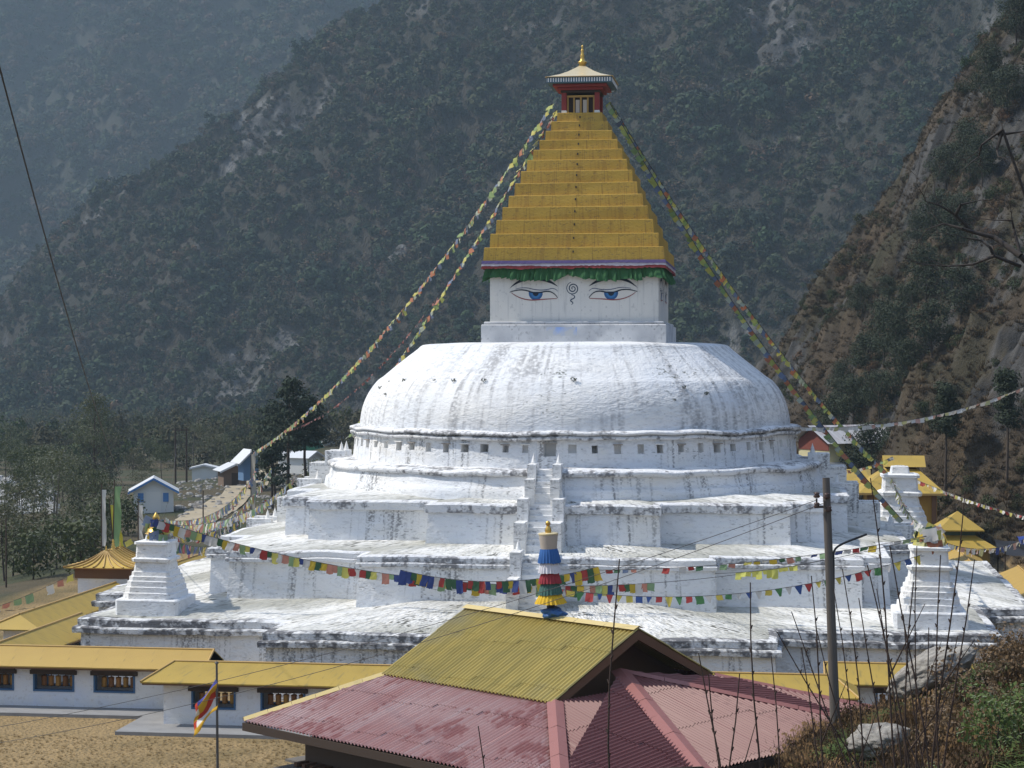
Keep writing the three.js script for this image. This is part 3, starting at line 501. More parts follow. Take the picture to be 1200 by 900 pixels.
part('finial', lathe([[0.5, -0.2], [0.42, -0.15], [0.36, 0.02], [0.2, 0.05]], 14).translate(0, 3.5, 0), gildMat, cs[0]); part('finial', lathe([[0, 0.75], [0.05, 0.68], [0.14, 0.55], [0.16, 0.45], [0.08, 0.38], [0.2, 0.34], [0.26, 0.22], [0.3, 0.02], [0.36, 0]], 14).translate(0, 3.5, 0), gildMat, cs[0]);
console.log('stupa done');
// ---------------------------------------------------------------- prayer wheel galleries round the stupa
const wheelGeo = lathe([[0.02, 0.46], [0.03, 0.43], [0.10, 0.42], [0.115, 0.40], [0.115, 0.36], [0.105, 0.35], [0.105, 0.10], [0.115, 0.09], [0.115, 0.05], [0.10, 0.03], [0.03, 0.02], [0.02, 0]], 14);
const wheelMats = [mat([0.42, 0.20, 0.05], 0.5, { metalness: 0.2 }), mat([0.30, 0.13, 0.04], 0.6), mat([0.50, 0.27, 0.06], 0.5, { metalness: 0.2 })];
function gallery(label, a, b, windows, opts = {}) { // a -> b is the line of the outer wall, outside on its left-hand side looking along it ... width inwards
  const L = Math.hypot(b[0] - a[0], b[1] - a[1]), turn = Math.atan2(-(b[1] - a[1]), b[0] - a[0]), D = 1.5, H = 1.72;
  const g = thing('prayer_wheel_gallery', label, 'gallery', [a[0], 0, a[1]], turn, 'low prayer wheel galleries round the stupa');   // local x along, local +z outside
  const wy = 0.72, wh = 0.72, ww = opts.ww || 1.8;
  for (const [zo, out] of [[-0.12, 1], [-D + 0.12, 0]]) {
    const geos = []; let x = 0;
    for (const c of windows) { const w0 = c - ww / 2, w1 = c + ww / 2; if (w0 > x) geos.push(box(w0 - x, H, 0.24, (x + w0) / 2, 0, zo)); geos.push(box(ww, wy, 0.24, c, 0, zo), box(ww, H - wy - wh, 0.24, c, wy + wh, zo)); x = w1; }
    if (L > x) geos.push(box(L - x, H, 0.24, (x + L) / 2, 0, zo));
    const wall = part('wall', geos, galleryWallMat, g);
    for (const c of windows) {
      const f = 0.07, z = zo + (out ? 0.03 : -0.03);
      const win = part('window_frame', [box(ww, f, 0.26, c, wy + 0.002, z), box(f, wh - f, 0.26, c - ww / 2 + f / 2, wy + f, z), box(f, wh - f, 0.26, c + ww / 2 - f / 2, wy + f, z)], blueWood, g);
      part('lintel', [box(ww + 0.22, 0.16, 0.34, c, wy + wh - 0.03, z + 0.02), box(ww + 0.1, 0.06, 0.38, c, wy + wh + 0.13, z + 0.01)], darkWood, win);
      if (out) for (let k = 0; k < 5; k++) { const w = part('prayer_wheel', wheelGeo, wheelMats[(k * 2 + windows.indexOf(c)) % 3], win); w.position.set(c + (k - 2) * 0.315 * ww / 1.8, wy + 0.12, -D / 2 + 0.25); w.scale.set(1, 1.02, 1); }
    }
  }
  for (const e of [0.12, L - 0.12]) if (!opts.open) part('end_wall', box(0.235, H, D - 0.49, e, 0, -D / 2), galleryWallMat, g);
  // gabled sheet roof with a low pitch, wide eaves
  const ov = 0.62, rise = 0.60, ext = opts.ext ?? [0.75, 0.75], q = new Quads(), y0 = 1.80, y1 = y0 + rise, zc = -D / 2, x0 = -ext[0], x1 = L + ext[1], n = Math.max(2, Math.round((x1 - x0) / 1.2));
  const hip = opts.hip ?? [0, 0];
  const slope = (zs, name, m) => {
    const s = new Quads(); for (let i = 0; i < n; i++) { const u0 = i / n, u1 = (i + 1) / n, e0 = lerp(x0, x1, u0), e1 = lerp(x0, x1, u1), r0 = lerp(x0 + hip[0], x1 - hip[1], u0), r1 = lerp(x0 + hip[0], x1 - hip[1], u1), dz = zs > zc ? 0.002 : -0.002; const k = 0.02 * Math.sin(i * 1.7);
      s.quad([e0, y0 + k * 0.3, zs], [e1, y0, zs], [r1, y1, zc], [r0, y1, zc]).quad([e0, y0 - 0.05, zs - dz], [e1, y0 - 0.05, zs - dz], [r1, y1 - 0.05, zc], [r0, y1 - 0.05, zc]).quad([e0, y0 - 0.05, zs], [e1, y0 - 0.05, zs], [e1, y0, zs], [e0, y0 + k * 0.3, zs]); }
    return part(name, s.geo(), m, g);
  };
  const m = opts.roof || yellowRoofMat;
  slope(ov, 'roof_slope', m); slope(-D - ov, 'roof_slope', m);
  for (const [e, r] of [[x0, x0 + hip[0]], [x1, x1 - hip[1]]]) part('roof_end', new Quads().tri([e, y0, ov], [e, y0, -D - ov], [r, y1 - 0.006, zc], [0, 0], [2.7, 0], [1.3, 1]).tri([e, y0 - 0.05, ov], [e, y0 - 0.05, -D - ov], [r, y1 - 0.06, zc]).geo(), m, g);
  const cap = (p0, p1) => tube([p0, p0.clone().lerp(p1, 0.5), p1], 0.045, 5, 6);
  part('ridge_cap', [cap(V(x0 + hip[0], y1 + 0.01, zc), V(x1 - hip[1], y1 + 0.01, zc)), cap(V(x0, y0 + 0.01, ov), V(x0 + hip[0], y1 + 0.01, zc)), cap(V(x1, y0 + 0.01, ov), V(x1 - hip[1], y1 + 0.01, zc))], trimYellow, g);
  part('eave_board', [box(x1 - x0 - 0.1, 0.06, 0.05, (x0 + x1) / 2, y0 - 0.115, ov - 0.06), box(x1 - x0 - 0.1, 0.06, 0.05, (x0 + x1) / 2, y0 - 0.115, -D - ov + 0.06)], brownWood, g);
  return g;
}
const spaced = (from, step, n) => Array.from({ length: n }, (_, i) => from + i * step);
gallery('prayer wheel gallery with orange sheet roof left of the flag pole', [-22.6, 25.5], [-12.75, 25.5], [2.0, 4.5, 7.0, 9.1].slice(0, 3).map(v => v), { ext: [0.6, 1.0], hip: [0, 0], roof: orangeRoofMat, ww: 1.7 });
gallery('long prayer wheel gallery with mossy yellow roof behind the flag pole', [-12.6, 28.55], [12.6, 28.55], spaced(1.95, 2.68, 9), { ext: [0.7, 0.7], hip: [0.9, 0.9], ww: 1.72 });
gallery('prayer wheel gallery with yellow roof behind the brushy bank', [12.75, 25.5], [22.6, 25.5], [2.2, 4.8, 7.4], { ext: [0.6, 0.6] });
gallery('prayer wheel gallery roof running back beside the left corner stupa', [-21.75, 14.9], [-21.75, 24.2], [2.2, 5.0, 7.6], { ext: [0.4, 0.4] }).rotation.y += 0;
gallery('prayer wheel gallery roof in front of the golden gate pavilion', [-24.4, 2.6], [-24.4, 15.3], [2.2, 5.0, 7.8, 10.6], { ext: [0.3, 0.8], hip: [0, 0.8] });
gallery('prayer wheel gallery roof behind the golden gate pavilion', [-24.4, -13], [-24.4, -2.6], [2.2, 5.0, 7.8], { ext: [0.6, 0.3] });
gallery('orange roofed prayer wheel gallery below the grassy hillside', [22.0, -13], [22.0, -24], [2.4, 5.2, 8], { ext: [0.5, 0.5], roof: orangeRoofMat });
gallery('prayer wheel gallery roof below the dark tarpaulin stall', [24.4, 12], [24.4, -12], spaced(2.2, 2.8, 8), { ext: [0.5, 0.5], roof: orangeRoofMat });
// paved walk in front of the galleries
{
  const s = new Quads(), y = 0.13, out = [[-27, 27.1], [-13.9, 27.1], [-13.9, 30.3], [13.9, 30.3], [13.9, 27.1], [27, 27.1]];
  const g = [box(13.1, y, 3.6, -20.45, 0, 25.3), box(27.8, y + 0.004, 5, 0, 0, 27.8), box(13.1, y, 3.6, 20.45, 0, 25.3)]; structure('pavement', g, concrete);
}
// gate pavilion on the left gallery
function gate(label, x, z, turn) {
  const g = thing('gate_pavilion', label, 'pavilion', [x, 0, z], turn);
  part('wall', [box(2.7, 2.5, 0.3, 0, 0, -1.5), box(2.7, 2.5, 0.3, 0, 0, 1.5), box(0.3, 2.5, 2.698, -1.2, 0, 0)], galleryWallMat, g);
  part('frieze', [box(3.0, 0.5, 3.4, 0, 2.502, 0)], brownWood, g); part('beam', bevelBox(3.3, 0.1, 3.8, 0, 3.006, 0, 0.03), redPaint, g);
  const w = 1.9, l = 2.3, y0 = 3.12, P = (s, t, k) => { const r = 0.12; const yy = y0 + 0.12 * t + 0.62 * t * t; const ww = lerp(w, 0.12, t), ll = lerp(l, 1.2, t); return [[-ww, yy, ll], [ww, yy, ll], [ww, yy, -ll], [-ww, yy, -ll]][k]; };
  const q = new Quads(); for (let i = 0; i < 8; i++) for (let k = 0; k < 4; k++) { const j = (k + 1) % 4; q.quad(P(0, i / 8, k), P(0, i / 8, j), P(0, (i + 1) / 8, j), P(0, (i + 1) / 8, k)); }
  const roof = part('roof', q.geo(), gildMatRoof, g);
  part('soffit', box(w * 2 - 0.05, 0.04, l * 2 - 0.05, 0, y0 - 0.05, 0), trimYellow, roof);
  for (let k = 0; k < 4; k++) { const j = (k + 1) % 4; for (let i = 0; i <= 7; i++) { const pts = []; for (let t = 0; t <= 8; t++) { const A = P(0, t / 8, k), B = P(0, t / 8, j); pts.push(V(lerp(A[0], B[0], i / 7), lerp(A[1], B[1], i / 7) + 0.03, lerp(A[2], B[2], i / 7))); } part('roof_rib', tube(pts, 0.045, 5, 10), trimYellow, roof); } }
  const fin = [[0, 0.6], [0.035, 0.54], [0.07, 0.45], [0.04, 0.4], [0.09, 0.32], [0.055, 0.27], [0.12, 0.18], [0.07, 0.13], [0.14, 0.05], [0.14, 0]];
  part('finial', lathe(fin, 12).translate(0, y0 + 0.72, 0), gildMat, roof); for (const s of [-1, 1]) part('finial', lathe(fin.map(([a, b]) => [a * 0.6, b * 0.55]), 10).translate(0, y0 + 0.72, s * 1.1), gildMat, roof);
  return g;
}
const gildMatRoof = mat([1, 1, 1], 0.5, { map: scaled(paintTex([0.60, 0.42, 0.09], [0.48, 0.32, 0.06], [0.24, 0.17, 0.06], 881), 5, 5), metalness: 0.15 });
gate('golden ribbed gate pavilion roof with three finials among the galleries', -24.6, 0, 0);

// ---------------------------------------------------------------- near building with corrugated roof
function corrugated(poly, down, pitch = 0.13, amp = 0.032) { // a convex roof face: waves run down the slope
  const A = poly.map(p => V(...p)), n = A[1].clone().sub(A[0]).cross(A[2].clone().sub(A[0])).normalize(); if (n.y < 0) n.negate();
  const d = V(...down); d.addScaledVector(n, -d.dot(n)).normalize(); const u = n.clone().cross(d).normalize();
  const o = A[0], L = A.map(p => { const q = p.clone().sub(o); return [q.dot(u), q.dot(d)]; });
  let u0 = Infinity, u1 = -Infinity; for (const [a] of L) { u0 = Math.min(u0, a); u1 = Math.max(u1, a); }
  const span = x => { let lo = Infinity, hi = -Infinity; for (let i = 0; i < L.length; i++) { const a = L[i], b = L[(i + 1) % L.length]; if (Math.abs(a[0] - b[0]) < 1e-9) { if (Math.abs(a[0] - x) < 1e-6) { lo = Math.min(lo, a[1], b[1]); hi = Math.max(hi, a[1], b[1]); } continue; } const t = (x - a[0]) / (b[0] - a[0]); if (t >= -1e-6 && t <= 1 + 1e-6) { const y = lerp(a[1], b[1], t); lo = Math.min(lo, y); hi = Math.max(hi, y); } } return [lo, hi]; };
  const P = (x, y, lift = 0) => { const sh = Math.floor(x / 0.78), h = amp * Math.cos(x / pitch * 2 * Math.PI) + 0.006 * Math.sin(y * 1.3 + x) + 0.012 * hash2(sh + 500, 3, 9) + lift; const q = o.clone().addScaledVector(u, x).addScaledVector(d, y).addScaledVector(n, h); return [q.x, q.y, q.z]; };
  const q = new Quads(), st = pitch / 6, N = Math.ceil((u1 - u0) / st);
  for (let i = 0; i < N; i++) { const xa = u0 + (u1 - u0) * i / N, xb = u0 + (u1 - u0) * (i + 1) / N, sa = span(xa + 1e-7), sb = span(xb - 1e-7); if (!isFinite(sa[0]) || !isFinite(sb[0])) continue; { const sheet = Math.floor((xa + xb) / 2 / 0.78), rows = []; let y = -1e3 + 0.35 * hash2(sheet + 500, 7, 2); y = Math.floor((Math.min(sa[0], sb[0]) - y) / 1.75) * 1.75 + y; for (; y < Math.max(sa[1], sb[1]); y += 1.75) rows.push([y, y + 1.85]); for (const [ya, yb] of rows) { const c0 = clamp(ya, sa[0], sa[1]), c1 = clamp(yb, sa[0], sa[1]), d0 = clamp(ya, sb[0], sb[1]), d1 = clamp(yb, sb[0], sb[1]); if (c1 - c0 < 1e-4 && d1 - d0 < 1e-4) continue; q.quad(P(xa, c1, 0.016), P(xb, d1, 0.016), P(xb, d0), P(xa, c0), [xa, c1], [xb, d1], [xb, d0], [xa, c0]); } } }
  return q.geo();
}
const redRoofTex = tex(1024, 512, (u, v) => { // faded red paint over zinc: pale worn patches, runs of darker red
  let c = mix3([0.43, 0.23, 0.205], [0.51, 0.34, 0.31], clamp(pf(u, v, 9, 4, 4, 1301) * 2.2 - 0.6));
  c = mix3(c, [0.52, 0.42, 0.40], clamp(pf(u, v, 160, 4, 3, 1311) * 3.2 - 1.6) * 0.5);
  const p = pf(u, v, 90, 26, 4, 1321) * 0.9 + pf(u, v, 8, 5, 4, 1325) * 1.4; c = mix3(c, [0.29, 0.09, 0.075], clamp((p - 1.25) * 5) * 0.7); return c;
});
const redRoofMat = mat([1, 1, 1], 0.55, { map: scaled(redRoofTex, 12, 6) });
const redPlain = mat([1, 1, 1], 0.5, { map: scaled(tex(512, 256, (u, v) => mix3(mix3([0.165, 0.05, 0.046], [0.205, 0.072, 0.066], pf(u, v, 6, 4, 4, 1401)), [0.28, 0.14, 0.13], clamp(pf(u, v, 70, 6, 3, 1411) * 4 - 2.7) * 0.5)), 9, 4) });
const zincYellow = mat([1, 1, 1], 0.5, { map: scaled(tex(512, 512, (u, v) => { let c = mix3([0.50, 0.39, 0.11], [0.39, 0.31, 0.09], clamp(pf(u, v, 40, 4, 4, 1501) * 2 - 0.5)); const m = clamp(pf(u, v, 4, 4, 5, 1511) * 3 - 1.6); return mix3(c, [0.30, 0.28, 0.20], m * 0.7); }), 7, 4), metalness: 0.1 });
{
  const PH = 0.65, M = [7.02, 51.32], u = [Math.cos(PH), Math.sin(PH)], v = [-Math.sin(PH), Math.cos(PH)];
  const L = (a, b, y) => [M[0] + u[0] * a + v[0] * b, y, M[1] + u[1] * a + v[1] * b];
  const b = thing('shrine_house', 'timber house with yellow gable over a faded red corrugated hip roof', 'house');
  const RY = 7.14, YL = 5.66, EY = 4.68, R0 = -6.15, hv = 3.1, hb = 3.0;
  const E = [L(-7.72, 6.4, EY), L(3.45, 6.4, EY), L(3.3, -6.3, EY), L(-7.72, -6.3, EY)];
  const dV = [v[0], -0.3, v[1]], dU = [u[0], -0.3, u[1]], nV = dV.map((x, i) => i === 1 ? x : -x), nU = dU.map((x, i) => i === 1 ? x : -x);
  const Yf0 = L(R0, hv, YL), Yf1 = L(0.0, hv, YL), Yb0 = L(R0, -hb, YL), Yb1 = L(0.0, -hb, YL), r0 = L(R0, 0, RY), r1 = L(0.0, 0, RY);
  const up = (p, d) => [p[0], p[1] + d, p[2]];
  part('gable_roof', corrugated([up(r0, 0.02), up(r1, 0.02), up(Yf1, 0.02), up(Yf0, 0.02)], dV), zincYellow, b, { label: 'yellow corrugated sheets' });
  part('gable_roof', corrugated([up(r0, 0.02), up(r1, 0.02), up(Yb1, 0.02), up(Yb0, 0.02)], nV), zincYellow, b, { label: 'yellow corrugated sheets' });
  const yf0 = L(R0, hv - 0.35, YL + 0.1), yf1 = L(-0.9, hv - 0.35, YL + 0.1);
  part('hip_roof', corrugated([up(L(R0, hv - 0.25, YL + 0.04), 0), L(-0.0, hv - 0.25, YL + 0.04), E[1], E[0]], dV), redRoofMat, b, { label: 'faded red corrugated slope with worn paint' });
  part('hip_roof', corrugated([L(R0, -hb + 0.25, YL + 0.04), L(0, -hb + 0.25, YL + 0.04), E[2], E[3]], nV), redPlain, b);
  part('hip_roof', corrugated([L(0, hv - 0.25, YL + 0.04), L(0, -hb + 0.25, YL + 0.04), E[2], E[1]], dU), redPlain, b);
  part('hip_roof', corrugated([L(R0, hv - 0.25, YL + 0.04), L(R0, -hb + 0.25, YL + 0.04), E[3], E[0]], nU), redPlain, b);
  // porch wing under the gable: three slopes
  const pT = L(-0.35, 0.3, YL + 0.42), pS = L(4.5, 2.95, EY + 0.02), pN = L(3.2 + 1.25, -4.3, EY + 0.02), pV = L(2.75, 5.6, EY + 0.18), pB = L(0.6, -3.2, YL - 0.05);
  part('porch_roof', corrugated([pT, pS, pN], [u[0], -0.25, u[1]]), redPlain, b);
  part('porch_roof', corrugated([pT, pS, pV], dV), redPlain, b);
  part('porch_roof', corrugated([pT, pN, pB], nV), redPlain, b);
  const strip = (p, q, w, m, name) => { const a = V(...p), c = V(...q), d = c.clone().sub(a).normalize(), s = d.clone().cross(V(0, 1, 0)).normalize(), k = new Quads(), o = (t, x, y) => { const r = a.clone().lerp(c, t).addScaledVector(s, x); return [r.x, r.y + y, r.z]; }; for (let i = 0; i < 6; i++) { const t0 = i / 6, t1 = (i + 1) / 6 - 0.002, h = 0.055 + 0.006 * (i % 2); k.quad(o(t0, -w, -0.02), o(t1, -w, -0.02), o(t1, 0, h), o(t0, 0, h)).quad(o(t0, 0, h), o(t1, 0, h), o(t1, w, -0.02), o(t0, w, -0.02)); } return part(name, k.geo(), m, b); };
  const capRed = mat([0.29, 0.115, 0.10], 0.5), capYellow = mat([0.60, 0.47, 0.20], 0.5);
  strip(up(L(0, hv - 0.1, YL), 0.06), up(E[1], 0.05), 0.2, capRed, 'hip_cap'); strip(up(pT, 0.05), up(pS, 0.04), 0.24, capRed, 'hip_cap'); strip(up(pT, 0.05), up(pN, 0.04), 0.11, capRed, 'hip_cap'); strip(up(L(0, -hb, YL), 0.02), up(E[2], 0.04), 0.12, capRed, 'hip_cap'); strip(up(L(R0, hv - 0.1, YL), 0.04), up(E[0], 0.05), 0.12, capYellow, 'hip_cap'); strip(up(L(R0, -hb, YL), 0.04), up(E[3], 0.05), 0.12, capRed, 'hip_cap');
  strip(up(L(R0 - 0.05, 0, RY), 0.04), up(L(0.03, 0, RY), 0.04), 0.2, capYellow, 'ridge_cap');
  // barge boards and the dark open gable
  for (const [p, q] of [[r1, Yf1], [r1, Yb1], [r0, Yf0], [r0, Yb0]]) { const a = V(...p), c = V(...q), k = new Quads(), dn = [0, -0.24, 0]; const f = (s, y, o) => { const r = a.clone().lerp(c, s); return [r.x + u[0] * o, r.y + y - 0.01, r.z + u[1] * o]; }; const o = p === r1 ? -0.06 : 0.06; k.quad(f(0, -0.24, 0), f(1, -0.20, 0), f(1, 0, 0), f(0, 0, 0)).quad(f(0, -0.24, o), f(1, -0.20, o), f(1, 0, o), f(0, 0, o)).quad(f(0, -0.24, 0), f(1, -0.2, 0), f(1, -0.2, o), f(0, -0.24, o)); part('barge_board', k.geo(), brownWood, b); }
  part('gable_wall', new Quads().tri(L(-1.1, 0, RY - 0.1), L(-1.1, hv - 0.2, YL), L(-1.1, -hb + 0.2, YL)).quad(L(-1.1, hv - 0.2, YL), L(-1.1, hv - 0.2, YL - 1.2), L(-1.1, -hb + 0.2, YL - 1.2), L(-1.1, -hb + 0.2, YL)).geo(), brownWood, b);
  part('gable_wall', new Quads().tri(L(R0 + 0.8, 0, RY - 0.1), L(R0 + 0.8, hv - 0.2, YL), L(R0 + 0.8, -hb + 0.2, YL)).geo(), darkWood, b);
  // eave boards, walls
  const bar = (p, q, h, t, yo, m, name) => { const a = V(...p), c = V(...q), d = c.clone().sub(a), g = box(d.length(), h, t, d.length() / 2, 0, 0); g.rotateY(Math.atan2(-d.z, d.x)); g.translate(a.x, a.y + yo, a.z); return part(name, g, m, b); };
  bar(E[0], E[1], 0.2, 0.05, -0.23, darkWood, 'eave_board'); bar(E[1], E[2], 0.2, 0.05, -0.235, darkWood, 'eave_board'); bar(E[2], E[3], 0.2, 0.05, -0.23, darkWood, 'eave_board'); bar(E[3], E[0], 0.2, 0.05, -0.235, darkWood, 'eave_board'); bar(pS, pN, 0.18, 0.05, -0.22, darkWood, 'eave_board'); bar(pV, pS, 0.18, 0.05, -0.22, darkWood, 'eave_board');
  const rot = g => { g.rotateY(-PH); g.translate(M[0], 0, M[1]); return g; };
  part('wall', [rot(box(9.2, 4.3, 0.25, -2.2, -0.2, 5.0)), rot(box(9.2, 4.3, 0.25, -2.2, -0.2, -5.0)), rot(box(0.25, 4.3, 9.74, -6.67, -0.2, 0)), rot(box(0.25, 4.3, 9.74, 2.27, -0.2, 0))], mat([0.14, 0.10, 0.07], 0.85), b);
  part('ceiling', rot(box(9.6, 0.06, 10.6, -2.2, 4.12, 0)), darkWood, b);
  part('canopy', [rot(box(9.6, 0.06, 0.9, -2.2, 3.5, 5.55)), rot(box(0.9, 0.06, 10.2, -7.2, 3.49, 0))], mat([0.16, 0.15, 0.14], 0.8), b);
  part('painted_frieze', [rot(box(9.3, 0.5, 0.1, -2.2, 2.95, 5.14)), rot(box(0.1, 0.5, 9.8, -6.81, 2.95, 0))], redPaint, b);
  for (let i = 0; i < 30; i++) { part('rafter_end', rot(box(0.12, 0.1, 0.4, -6.6 + i * 0.31, 3.58, 5.4)), brownWood, b); }
  // victory banner standing on the ridge
  const bp = L(-3.02, 0, RY), vb = thing('victory_banner', 'cylindrical banner of blue white red green yellow pleats on the roof ridge', 'banner', [bp[0], RY + 0.02, bp[2]], 0.2);
  vb.rotation.z = 0.035;
  part('pole', taper(V(0, -0.1, 0), V(0, 0.6, 0), 0.12, 0.10, 10), mat([0.02, 0.03, 0.06], 0.7), vb);
  part('base_wrap', (() => { const g = new THREE.IcosahedronGeometry(0.24, 3), p = g.attributes.position; for (let i = 0; i < p.count; i++) { const x = p.getX(i), y = p.getY(i), z = p.getZ(i), k = 1 + 0.5 * N3(x * 6, y * 6, z * 6); p.setXYZ(i, x * k * 1.35, y * k * 0.62, z * k * 1.2); } g.computeVertexNormals(); g.translate(0.06, 0.13, 0.02); return g; })(), mat([0.03, 0.12, 0.34], 0.6), vb);
  const pleat = (y0, y1, ra, rb, col, seed) => { const n = 96, rr = rng(seed), ph = Array.from({ length: n + 1 }, () => rr()); const g = grid(n, 5, (s, t) => { const a = s * 2 * Math.PI, i = Math.round(s * n) % n, fold = 0.045 * Math.sin(i * 1.35 + ph[i] * 1.2) * (0.25 + 0.75 * t), r = lerp(ra, rb, Math.pow(t, 0.8)) * (1 + fold * 1.6), sag = t * 0.03 * N3(a * 2, seed, 1); return [r * Math.cos(a), lerp(y1, y0, t) + sag, r * Math.sin(a)]; }); part('pleated_skirt', g, mat(col, 0.9), vb); };
  pleat(0.38, 0.70, 0.20, 0.40, [0.62, 0.40, 0.025], 3); pleat(0.62, 0.98, 0.20, 0.31, [0.05, 0.13, 0.115], 4); pleat(0.90, 1.24, 0.20, 0.295, [0.30, 0.035, 0.05], 5); pleat(1.17, 1.50, 0.21, 0.295, [0.62, 0.62, 0.68], 6); pleat(1.44, 1.80, 0.22, 0.29, [0.03, 0.12, 0.36], 7);
  part('drum', [lathe([[0.21, 0], [0.23, 0.25], [0.25, 0.42], [0.24, 0.43], [0, 0.44]], 28).translate(0, 1.74, 0)], mat([0.42, 0.38, 0.34], 0.85), vb);
  part('drum_lid', lathe([[0.255, 0.0], [0.26, 0.03], [0.25, 0.045], [0, 0.05]], 28).translate(0, 2.165, 0), mat([0.62, 0.52, 0.30], 0.5), vb);
  part('finial', lathe([[0, 0.42], [0.05, 0.41], [0.085, 0.36], [0.09, 0.30], [0.05, 0.25], [0.07, 0.22], [0.11, 0.14], [0.12, 0.06], [0.10, 0.02], [0.12, 0]], 16).scale(0.72, 0.75, 0.72).translate(0, 2.21, 0), gildMat, vb);
}
// ---------------------------------------------------------------- flag pole on the lawn
{
  const p = atZ(255, 778, 40), g = thing('flag_pole', 'slim pole flying a striped buddhist flag on the dry lawn', 'flag pole', [p.x, 0, 40]);
  part('pole', [taper(V(0, -0.2, 0), V(-0.03, p.y, 0), 0.05, 0.035, 8), lathe([[0, 0.1], [0.07, 0.03], [0.05, 0], [0, -0.03]], 8).translate(-0.03, p.y, 0)], mat([0.10, 0.095, 0.09], 0.6), g);
  const flag = new THREE.Group(); flag.name = 'flag'; g.add(flag);
  // cloth hangs from the hoist in diagonal folds: local s down the hoist, t out along the fly
  const top = p.y - 0.45, cloth = (s, t) => { const a = t * 0.72, fx = -0.04 - 0.80 * t * (0.85 + 0.15 * s) + 0.05 * Math.sin(s * 9 + t * 6), fy = top - s * 1.0 - t * 0.95 + 0.05 * Math.sin(t * 8), fz = 0.10 * Math.sin(t * 9 + s * 3) * t + 0.07 * Math.sin(s * 8); return [fx, fy, fz]; };
  const cols = [[0.05, 0.06, 0.30], [0.62, 0.36, 0.02], [0.50, 0.045, 0.02], [0.72, 0.70, 0.66], [0.60, 0.22, 0.015]];
  const ms = cols.map(c => mat(c, 0.85));
  const cell = (s0, s1, t0, t1, m, nm) => part(nm, grid(5, 5, (a, b) => cloth(lerp(s0, s1, b), lerp(t0, t1, a))), m, flag);
  const bands = [1, 2, 3, 1, 0]; // stripes along the fly, then the mixed band at the end
  cell(0.0, 0.14, 0, 0.8, ms[0], 'stripe'); cell(0.14, 0.4, 0, 0.8, ms[1], 'stripe'); cell(0.4, 0.6, 0, 0.8, ms[2], 'stripe'); cell(0.6, 0.84, 0, 0.8, ms[3], 'stripe'); cell(0.84, 1, 0, 0.8, ms[1], 'stripe');
  for (let k = 0; k < 5; k++) cell(k * 0.2, k * 0.2 + 0.2, 0.8, 1, ms[[2, 3, 1, 2, 1][k]], 'stripe');
}
console.log('buildings done');
// ---------------------------------------------------------------- foliage helpers
function scatter(name, label, cat, geos, places, colors, m) { // one mass of plants, each placed on the ground
  const per = geos.map(() => []); places.forEach((p, i) => per[p.kind % geos.length].push(p));
  const out = []; const g = new THREE.Group(); g.name = numbered(name); g.userData = { label, category: cat, kind: 'stuff' }; scene.add(g);
  const M = new THREE.Matrix4(), Q = new THREE.Quaternion(), E = new THREE.Euler();
  geos.forEach((geo, k) => { const im = new THREE.InstancedMesh(geo, m, per[k].length); im.name = 'foliage'; im.userData.kind = 'stuff'; im.castShadow = im.receiveShadow = true; per[k].forEach((p, i) => { E.set(p.tilt || 0, p.turn, 0); Q.setFromEuler(E); M.compose(V(p.x, p.y, p.z), Q, V(p.s, p.s * (p.h || 1), p.s)); im.setMatrixAt(i, M); im.setColorAt(i, lin(...p.c)); }); g.add(im); });
  return g;
}
